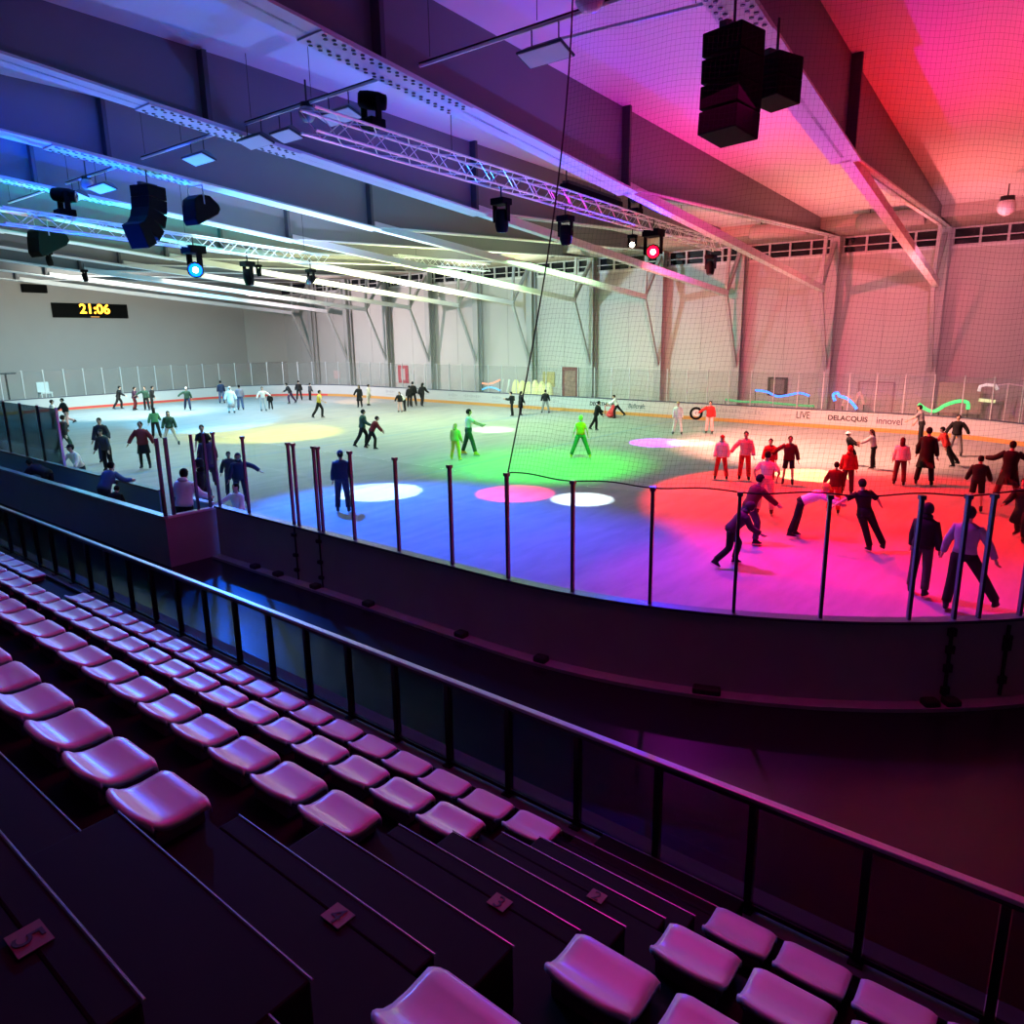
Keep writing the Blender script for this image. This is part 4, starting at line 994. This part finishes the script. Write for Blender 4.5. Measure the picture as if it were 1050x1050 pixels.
    person(16.0,3.2,1.66,40,'skater in black t-shirt leaning far over on one leg','black','black',topk='t_shirt',pose=W(GLIDE,side=8,lean=4,LL=(-2,-20,4),RL=(-6,26,16),LA=(10,60,20),RA=(0,46,40),anchor='L',hp=0))
    person(26.7,6.12,1.25,282,'child in dark clothes with pale cap being held up by the long haired woman','black','black',hairk='cap',extra={'cap':'white'},pose=W(STAND,lean=-16,LL=(30,6,30),RL=(24,6,24),LA=(50,10,10),RA=(50,10,10)))
    person(26.3,5.4,1.42,102,'woman with long brown hair and grey sweater helping the child','lgrey','black',topk='sweater',hair='brown',hairk='long',pose=W(STAND,lean=14,LA=(50,8,20),RA=(50,8,20)))
    person(23.8,4.12,1.52,10,'woman with long dark hair in white jacket seen from behind','white','maroon',hairk='long',pose=STAND,hair='brown')
    person(24.25,3.52,1.84,359,'tall man in long black jacket beside the white jacket, seen from behind','black','black',topk='coat',pose=STAND2)
    person(32.7,5.0,1.76,99,'man in grey t-shirt at the far boards with one arm out to the left','grey','black',topk='t_shirt',pose=W(STAND,lean=14,LA=(48,10,10),RA=(10,10,20)))
    person(28.3,3.2,1.50,107,'person in bright red jacket and black trousers leaning left in a long stride','red','black',pose=W(STRIDE,lean=22,RL=(-34,6,4),LL=(-18,6,6)))
    person(30.8,3.55,1.62,187,'man in black jacket and grey trousers with arms held out, by far boards','black','grey',pose=W(WIDE,LL=(2,10,4),RL=(2,10,4),LA=(0,34,6),RA=(4,30,10)))
    person(21.3,1.85,1.52,5,'person in black with a blue waist stripe, seen from behind, right side','black','black',botk='shorts',extra={'band':'blue'},pose=W(STAND,lean=10,LA=(10,18,30),RA=(10,18,30)))
    person(22.8,1.3,1.78,4,'large person in black with both arms spread wide, right side','black','maroon',topk='coat',pose=W(TPOSE,LA=(20,50,60),RA=(4,56,4),RL=(0,14,4),LL=(0,14,4)))
    person(19.0,.72,1.52,162,'person in black at the right edge of the ice','black','black',topk='coat',pose=W(STRIDE,lean=14))
    person(13.7,1.9,1.70,350,'person in black hooded jacket close to the near boards, back turned','black','charcoal',topk='jacket',hairk='hood',pose=W(STAND,LL=(2,4,4),RL=(-6,5,8),LA=(4,8,8),RA=(2,10,8)),vox=.02)
    person(13.3,1.05,1.86,352,'man in grey-blue long sleeved shirt and black trousers, legs wide, near boards','greyblue','black',topk='sweater',pose=W(WIDE,LL=(-2,5,4),RL=(18,27,4),LA=(4,20,10),RA=(6,30,4),lean=4),vox=.02)
    # --- left near
    person(11.65,15.3,1.72,46,'person in blue hooded jacket standing at the white spot on the blue ice','navy','navy',topk='jacket',hairk='cap',extra={'cap':'navy'},pose=W(STAND,LL=(2,5,4),RL=(-4,5,8)),skate='navy')
    person(11.1,19.8,1.42,241,'shorter person of the dark blue pair skating by the box','navy','navy',pose=W(STRIDE2,lean=8,LA=(4,30,8)))
    person(10.6,18.5,1.56,240,'person of the dark blue pair with one arm stretched to the right','navy','navy',hairk='hood',pose=W(STRIDE,lean=8,LA=(8,66,4),RA=(4,20,10)))
    person(12.5,23.9,1.76,243,'man in black t-shirt lit green behind the long dark coat','black','black',topk='t_shirt',pose=W(STAND,LA=(4,18,20),RA=(10,10,30)))
    person(11.4,21.6,1.74,60,'person in long dark purple coat in front of the black t-shirt','purple','purple',topk='coat',hairk='long',pose=W(STAND,lean=10,LA=(2,14,8)))
    person(15.1,31.6,1.60,244,'girl with long hair, green jacket and pale trousers, legs wide apart','dkgreen','cream',hairk='long',pose=W(WIDE,LL=(6,18,4),RL=(0,16,4)),botk='leggings')
    person(15.8,34.4,1.54,65,'person in mid green jacket behind the dark red jacket, left ice','green','black',pose=STRIDE,hairk='long')
    person(11.7,26.6,1.78,229,'person in dark red jacket with pale waist stripe and black skirt','dkred','black',botk='skirt',extra={'band':'white'},pose=W(STAND,LA=(6,30,6),RA=(8,34,8)))
    person(11.4,29.2,1.80,229,'person in black padded jacket, rear of the group at the box opening','dark','navy',pose=W(STAND,lean=10,LA=(14,20,30)))
    person(10.7,27.2,1.62,215,'person in charcoal jacket, middle of the group at the box opening','charcoal','black',pose=W(STAND,lean=22))
    person(8.35,14.65,1.50,200,'child in white top leaning on the near boards by the gate posts','white','lgrey',topk='sweater',pose=W(STAND,RA=(44,40,10),LA=(30,14,20)))
    G2 = 'people around the players box'
    person(7.15,18.7,1.62,20,'person in blue denim jacket leaning over inside the box','blue','navy',topk='jacket',z=.18,pose=W(LEANOVER,lean=34),group=G2)
    person(7.05,18.0,1.30,40,'person in black crouching inside the box below the blue jacket','black','black',z=.18,pose=W(STAND,lean=44,LL=(60,10,90),RL=(50,10,90),hp=-10),group=G2)
    person(8.4,23.3,1.70,190,'person in black cap and white top leaning on the boards of the box','white','navy',topk='sweater',hairk='cap',pose=W(STAND,lean=20,LA=(30,40,20),RA=(30,40,20)),group=G2)
    person(7.25,22.5,1.55,120,'person in dark clothes slumped over the far end of the box','dark','black',z=.18,pose=W(LEANOVER,lean=66,hp=-30),group=G2)
    person(8.5,16.35,1.85,160,'large person in black coat standing at the box gate','black','black',topk='coat',hairk='hood',pose=W(STAND,LA=(10,18,20),RA=(10,18,20)),group=G2)
    person(7.25,14.98,1.78,30,'person in white and grey jacket with dark hair in the box corner, back turned','white','black',topk='hoodie',z=.18,pose=W(STAND,lean=12,LA=(20,24,40),RA=(24,20,40)),group=G2)
crowd()

def held():
    # red seal-shaped skating aid
    t = thing('skating_aid', 'red seal shaped skating aid pushed by the child in white', 'skating aid', (35.25, 21.25, .02), R(20))
    rm = mat('aid_red', (.62,.03,.04), .35)
    rr = []
    for x, z, w, h in ((-.5,.10,.04,.05),(-.42,.14,.20,.10),(-.1,.20,.28,.18),(.25,.26,.24,.20),(.45,.38,.16,.20),(.55,.52,.12,.14),(.62,.55,.05,.06)):
        rr.append([(x, w*math.cos(2*math.pi*k/12), z+h*math.sin(2*math.pi*k/12)) for k in range(12)])
    MB().loft(rr).build('hull', rm, t, True); MB().tube([(-.45,-.25,.1),(-.55,-.25,.7),(-.55,.25,.7),(-.45,.25,.1)], .025, 8).build('push_handle', rm, t)
    # black ring with a white mark
    t = thing('ring_disc', 'black ring with a white mark held by the person in the red jacket', 'ring', (31.35, 14.28, .98), R(203))
    q = []
    for k in range(25):
        a = 2*math.pi*k/24; q.append((0, .25*math.cos(a), .25*math.sin(a)))
    MB().tube(q, .055, 8, False).build('rim', BLACK, t, True)
    me = text_mesh('G', .36, mat('mark_white', (.8,.8,.8), .5), .01, 0, .01); d = bpy.data.objects.new('mark', me); COL.objects.link(d); d.parent = t
    d.matrix_local = Matrix(((0,0,1,.0),(1,0,0,0),(0,1,0,0),(0,0,0,1)))
held()

# ---------------------------------------------------------------- lights
def spot(name, pos, target, col, power, angle, blend=.3, size=.08):
    l = bpy.data.lights.new(name, 'SPOT'); l.energy = power; l.color = col; l.spot_size = R(angle); l.spot_blend = blend; l.shadow_soft_size = size
    o = bpy.data.objects.new(name, l); COL.objects.link(o); o.location = pos
    o.rotation_euler = (Vector(target)-Vector(pos)).to_track_quat('-Z', 'Y').to_euler(); return o
def pool(name, target, radius, col, power, pos, blend=.3):
    d = (Vector(target)-Vector(pos)).length
    return spot(name, pos, target, col, power*(d/8)**2, 2*math.degrees(math.atan(radius/d)), blend)
def point(name, pos, col, power, size=.15):
    l = bpy.data.lights.new(name, 'POINT'); l.energy = power; l.color = col; l.shadow_soft_size = size
    o = bpy.data.objects.new(name, l); COL.objects.link(o); o.location = pos; return o
def area(name, pos, target, col, power, sx, sy):
    l = bpy.data.lights.new(name, 'AREA'); l.shape = 'RECTANGLE'; l.size = sx; l.size_y = sy; l.energy = power; l.color = col
    o = bpy.data.objects.new(name, l); COL.objects.link(o); o.location = pos
    o.rotation_euler = (Vector(target)-Vector(pos)).to_track_quat('-Z', 'Y').to_euler(); return o
def lights():
    GRN = (.0,1,.16); RD = (1,.0,.06); BL = (.0,.16,1); CY = (.0,.75,1); YE_ = (1,.85,.05); WH = (1,1,1); MG = (1,.0,.75)
    # sharp small discs on the ice
    pool('disc_blue_white', (14.0,16.6,0), 1.32, (.65,.95,1), 13500, (14.5,17.5,7.6), .08)
    pool('disc_near_white', (16.7,11.0,0), .90, (.8,1,1), 13500, (16.5,11.9,7.6), .08)
    pool('disc_pink', (16.2,13.05,0), 1.2, (1,.02,.12), 13500, (15.5,12.2,7.6), .06)
    pool('disc_far_white', (27.2,23.3,0), 1.15, (1,.92,.85), 6750, (24,19,8), .15)
    pool('disc_purple', (27.75,14.35,0), 1.25, (.55,.0,1), 22950, (25,13,8), .06)
    pool('disc_orange_white', (28.45,13.15,0), 1.05, (1,.8,.6), 7500, (25,13,8), .1)
    pool('disc_yellow', (24.0,6.8,0), 1.15, (1,.85,.30), 13500, (22,9,8), .1)
    pool('disc_corner', (34.0,42.3,0), 1.8, (1,.45,.12), 3900, (28,36,8), .5)
    # broad colour pools
    pool('pool_green', (20.8,15.4,0), 5.2, GRN, 11000, (20,13,8), .7)
    pool('pool_green_core', (20.3,15.0,0), 3.6, GRN, 11000, (20,13,8), .5)
    pool('pool_red', (20.6,5.2,0), 6.4, RD, 15000, (22,9,8), .2)
    pool('pool_red_near', (16.5,2.5,0), 6.4, RD, 15000, (18,6,8), .6)
    pool('pool_blue', (12.4,14.6,0), 5.2, BL, 11000, (13,19,7.5), .6)
    pool('pool_blue_right', (12.6,9.8,0), 4.6, BL, 11000, (14,12,7.5), .8)
    pool('pool_cyan', (20.5,38.5,0), 4.4, CY, 5000, (16,30,8), .4)
    pool('pool_yellow', (20.0,31.5,0), 4.2, YE_, 4000, (20,27,8), .5)
    pool('pool_magenta', (12.6,3.2,0), 6.0, MG, 4200, (14,7,7.5), .8)
    pool('pool_violet', (12.5,6.4,0), 5.0, (.22,.10,1), 4200, (14,9,7.5), .8)
    pool('pool_salmon', (30.0,8.5,0), 8.2, (.22,.10,1), 4200, (26,10,8), .7)
    pool('pool_end', (21,48,0), 7, (.22,.10,1), 4200, (20,44,8), .8)
    # area fills added over the ice to lift the base light, no fixtures
    area('hall_far', (27,38,8.2), (27,38,0), (.97,1,.88), 1250, 10, 20)
    area('hall_left', (14.5,28,7.8), (14.5,28,0), (1,1,1), 1000, 5, 13)
    area('hall_mid', (28.5,22,7.8), (28.5,22,0), (1,1,1), 1000, 7, 12)
    area('hall_right', (30.5,9,7.8), (30.5,9,0), (1,1,1), 1000, 6, 8)
    area('hall_cream', (31,15,7.8), (31,15,0), (1,1,1), 1000, 4, 8)
    area('hall_end', (22,47,7.8), (22,47,0), (1,1,1), 1000, 14, 8)
    # added washes without lamp bodies: low roof uplights imitating ice bounce, wall spots
    spot('wash_roof_red', (26,3.2,2.6), (26,2.4,10.5), (1,.0,.05), 6000, 140, .9)
    spot('wash_roof_magenta', (18,7.4,2.6), (18,7.6,10.6), (1,.02,.40), 4200, 120, .9)
    spot('wash_roof_coral', (31,6,2.6), (33,6,10.6), (1,.02,.40), 4200, 130, .9)
    spot('wash_roof_blue', (9.5,17.5,2.6), (9.5,15.5,10), (.02,.18,1), 6500, 110, .8)
    spot('wash_roof_azure', (15,12.5,2.6), (15,11.5,10), (.02,.18,1), 6500, 110, .8)
    spot('wash_roof_left', (13,27,2.6), (13,27,10), (.02,.18,1), 6500, 130, .8)
    spot('wash_roof_sky', (11.5,9.0,2.6), (11.0,9.6,10), (.02,.18,1), 6500, 70, .9)
    spot('wash_roof_pink', (22,8.6,2.6), (22,8.3,10.5), (1,.02,.40), 4200, 80, .9)
    spot('wash_roof_indigo', (8.5,22.5,2.6), (8.5,22.8,10), (.02,.18,1), 6500, 110, .9)
    spot('wash_roof_corner', (20,1.5,2.6), (20,1.5,10.5), (1,.02,.40), 4200, 90, .9)
    spot('wash_roof_mid', (18,18.2,2.6), (18,18.2,10), (.02,.18,1), 6500, 100, .9)
    spot('wash_roof_mid_left', (17,23,2.6), (17,23,10), (.02,.18,1), 6500, 100, .9)
    spot('wash_roof_rose', (26,13.2,2.6), (27,13.2,10), (.02,.18,1), 6500, 90, .9)
    spot('wash_roof_pale', (13,34,2.6), (13,34,10), (1,1,1), 1000, 130, .9)
    spot('wash_roof_end', (22,44,2.6), (22,44,10), (1,1,1), 1000, 140, .9)
    spot('wash_roof_teal', (10,28,2.6), (10,28,10), (1,1,1), 1000, 100, .9)
    spot('wash_roof_violet', (14,7.0,2.6), (12,14,9.6), (.02,.18,1), 6500, 80, .9)
    spot('wash_roof_far', (28,30,2.6), (28,30,10), (.02,.18,1), 6500, 150, .8)
    spot('wash_wall_pink', (27,4,7.0), (40,4.0,4.5), (1,.30,.34), 5000, 90, .8)
    spot('wash_wall_cream', (26,14,7.0), (40,14,4.5), (1,.92,.72), 2600, 90, .8)
    spot('wash_wall_green', (26,26,7.0), (40,27,4.5), (.72,1,.80), 3200, 110, .8)
    spot('wash_wall_rose', (27,45,7.0), (40,46,4.5), (1,.86,.82), 2600, 110, .8)
    spot('wash_end_wall', (20,44,7.0), (22,59,5), (1,.86,.82), 2600, 120, .8)
    # the two lamps that face the stands
    d = (RED-Vector((0,0,4.6))).normalized()
    spot('red_lamp_fill', RED-d*.5, (2,3,2), (1,.04,.14), 9000, 75, .5, .12)
    d = (BLU-Vector((0,0,4.6))).normalized()
    spot('lamp_blue', BLU-d*.5, (5,8,0), (.05,.22,1), 9000, 50, .5, .12)
    area('stand_fill', (6.5,4,9.4), (2.0,4,1), (1,.30,.62), 60, 3, 8)  # added ambient fill over the seats, no lamp there
lights()
LAMPS = {
    'hall_cream': (165, 0.0, 0.0, 1.0),
    'hall_end': (2158, 0.0, 0.638, 1.0),
    'hall_far': (2505, 1.0, 0.946, 0.823),
    'hall_left': (750, 0.6, 1.0, 0.933),
    'hall_mid': (2241, 0.447, 1.0, 0.4),
    'lamp_blue': (5000, 0.0, 0.1, 1.0),
    'red_lamp_fill': (3571, 0.0, 0.004, 1.0),  # spot at the red lamp, tinted blue to light the floor
    'pool_blue': (16747, 0.0, 0.127, 1.0),
    'pool_blue_right': (2963, 0.0, 0.0, 1.0),
    'pool_cyan': (14470, 0.0, 0.521, 1.0),
    'pool_end': (6294, 0.988, 1.0, 0.741),
    'pool_green': (7597, 0.0, 1.0, 0.0),
    'pool_green_core': (2965, 0.0, 1.0, 0.0),
    'pool_magenta': (3014, 0.947, 0.02, 1.0),
    'pool_red': (16896, 1.0, 0.0, 0.0),
    'pool_red_near': (7801, 1.0, 0.0, 0.0),
    'pool_salmon': (21591, 1.0, 0.338, 0.228),
    'pool_violet': (1575, 0.182, 0.0, 1.0),
    'pool_yellow': (8000, 1.0, 0.875, 0.0),
    'stand_fill': (266, 1.0, 0.0, 0.344),
    'wash_end_wall': (3946, 1.0, 0.981, 0.801),
    'wash_roof_azure': (1014, 0.0, 0.0, 1.0),
    'wash_roof_blue': (995, 0.141, 0.246, 1.0),
    'wash_roof_coral': (2855, 1.0, 0.155, 0.162),
    'wash_roof_corner': (1707, 1.0, 0.0, 0.0),
    'wash_roof_end': (1447, 0.0, 0.6, 1.0),
    'wash_roof_far': (12299, 0.924, 1.0, 0.457),
    'wash_roof_indigo': (12790, 0.0, 0.059, 1.0),
    'wash_roof_left': (4495, 0.0, 1.0, 0.873),
    'wash_roof_magenta': (951, 0.68, 0.0, 1.0),
    'wash_roof_mid': (1000, 0.0, 0.561, 1.0),
    'wash_roof_mid_left': (5520, 0.482, 0.597, 1.0),
    'wash_roof_pale': (1493, 0.71, 0.824, 1.0),
    'wash_roof_pink': (1856, 1.0, 0.0, 0.105),
    'wash_roof_red': (780, 1.0, 0.0, 0.0),
    'wash_roof_teal': (702, 1.0, 0.0, 0.0),
    'wash_roof_violet': (1885, 0.0, 0.189, 1.0),
    'wash_wall_cream': (6307, 1.0, 0.114, 0.15),
    'wash_wall_green': (4531, 0.561, 0.838, 1.0),
    'wash_wall_pink': (2600, 1.0, 0.288, 0.462),
    'wash_wall_rose': (6247, 1.0, 0.758, 0.805),
}
for n, (e, r, g, b) in LAMPS.items():
    l = bpy.data.objects[n].data; l.energy = e; l.color = (r, g, b)
for o in [o for o in COL.objects if o.type == 'LIGHT' and o.name not in LAMPS and not o.name.startswith('disc')]:
    bpy.data.objects.remove(o)
w = bpy.data.worlds.new('World'); SC.world = w; w.use_nodes = True
w.node_tree.nodes['Background'].inputs[0].default_value = (.02,.02,.03,1); w.node_tree.nodes['Background'].inputs[1].default_value = .3

# ---------------------------------------------------------------- camera
cam = bpy.data.cameras.new('Camera'); co = bpy.data.objects.new('Camera', cam); COL.objects.link(co)
F_, PI_, YA_, RO_ = 731.7, R(12.58), R(37.71), R(-.56)
fw = Vector((math.cos(YA_)*math.cos(PI_), math.sin(YA_)*math.cos(PI_), -math.sin(PI_)))
rt = Vector((math.sin(YA_), -math.cos(YA_), 0)); up = rt.cross(fw)
r2 = rt*math.cos(RO_)+up*math.sin(RO_); u2 = up*math.cos(RO_)-rt*math.sin(RO_)
co.matrix_world = Matrix(((r2.x,u2.x,-fw.x,0),(r2.y,u2.y,-fw.y,0),(r2.z,u2.z,-fw.z,4.6),(0,0,0,1)))
cam.sensor_fit = 'HORIZONTAL'; cam.sensor_width = 36; cam.lens = 36*F_/1050; cam.clip_end = 300; cam.clip_start = .05
cam.shift_x = -17.6/1050; cam.shift_y = -17.1/1050
SC.camera = co
SC.view_settings.view_transform = 'Standard'; SC.view_settings.look = 'None'; SC.view_settings.gamma = 1; SC.view_settings.exposure = 0.0
SC.cycles.max_bounces = 6; SC.cycles.diffuse_bounces = 3; SC.cycles.transparent_max_bounces = 40; SC.cycles.sample_clamp_indirect = 4
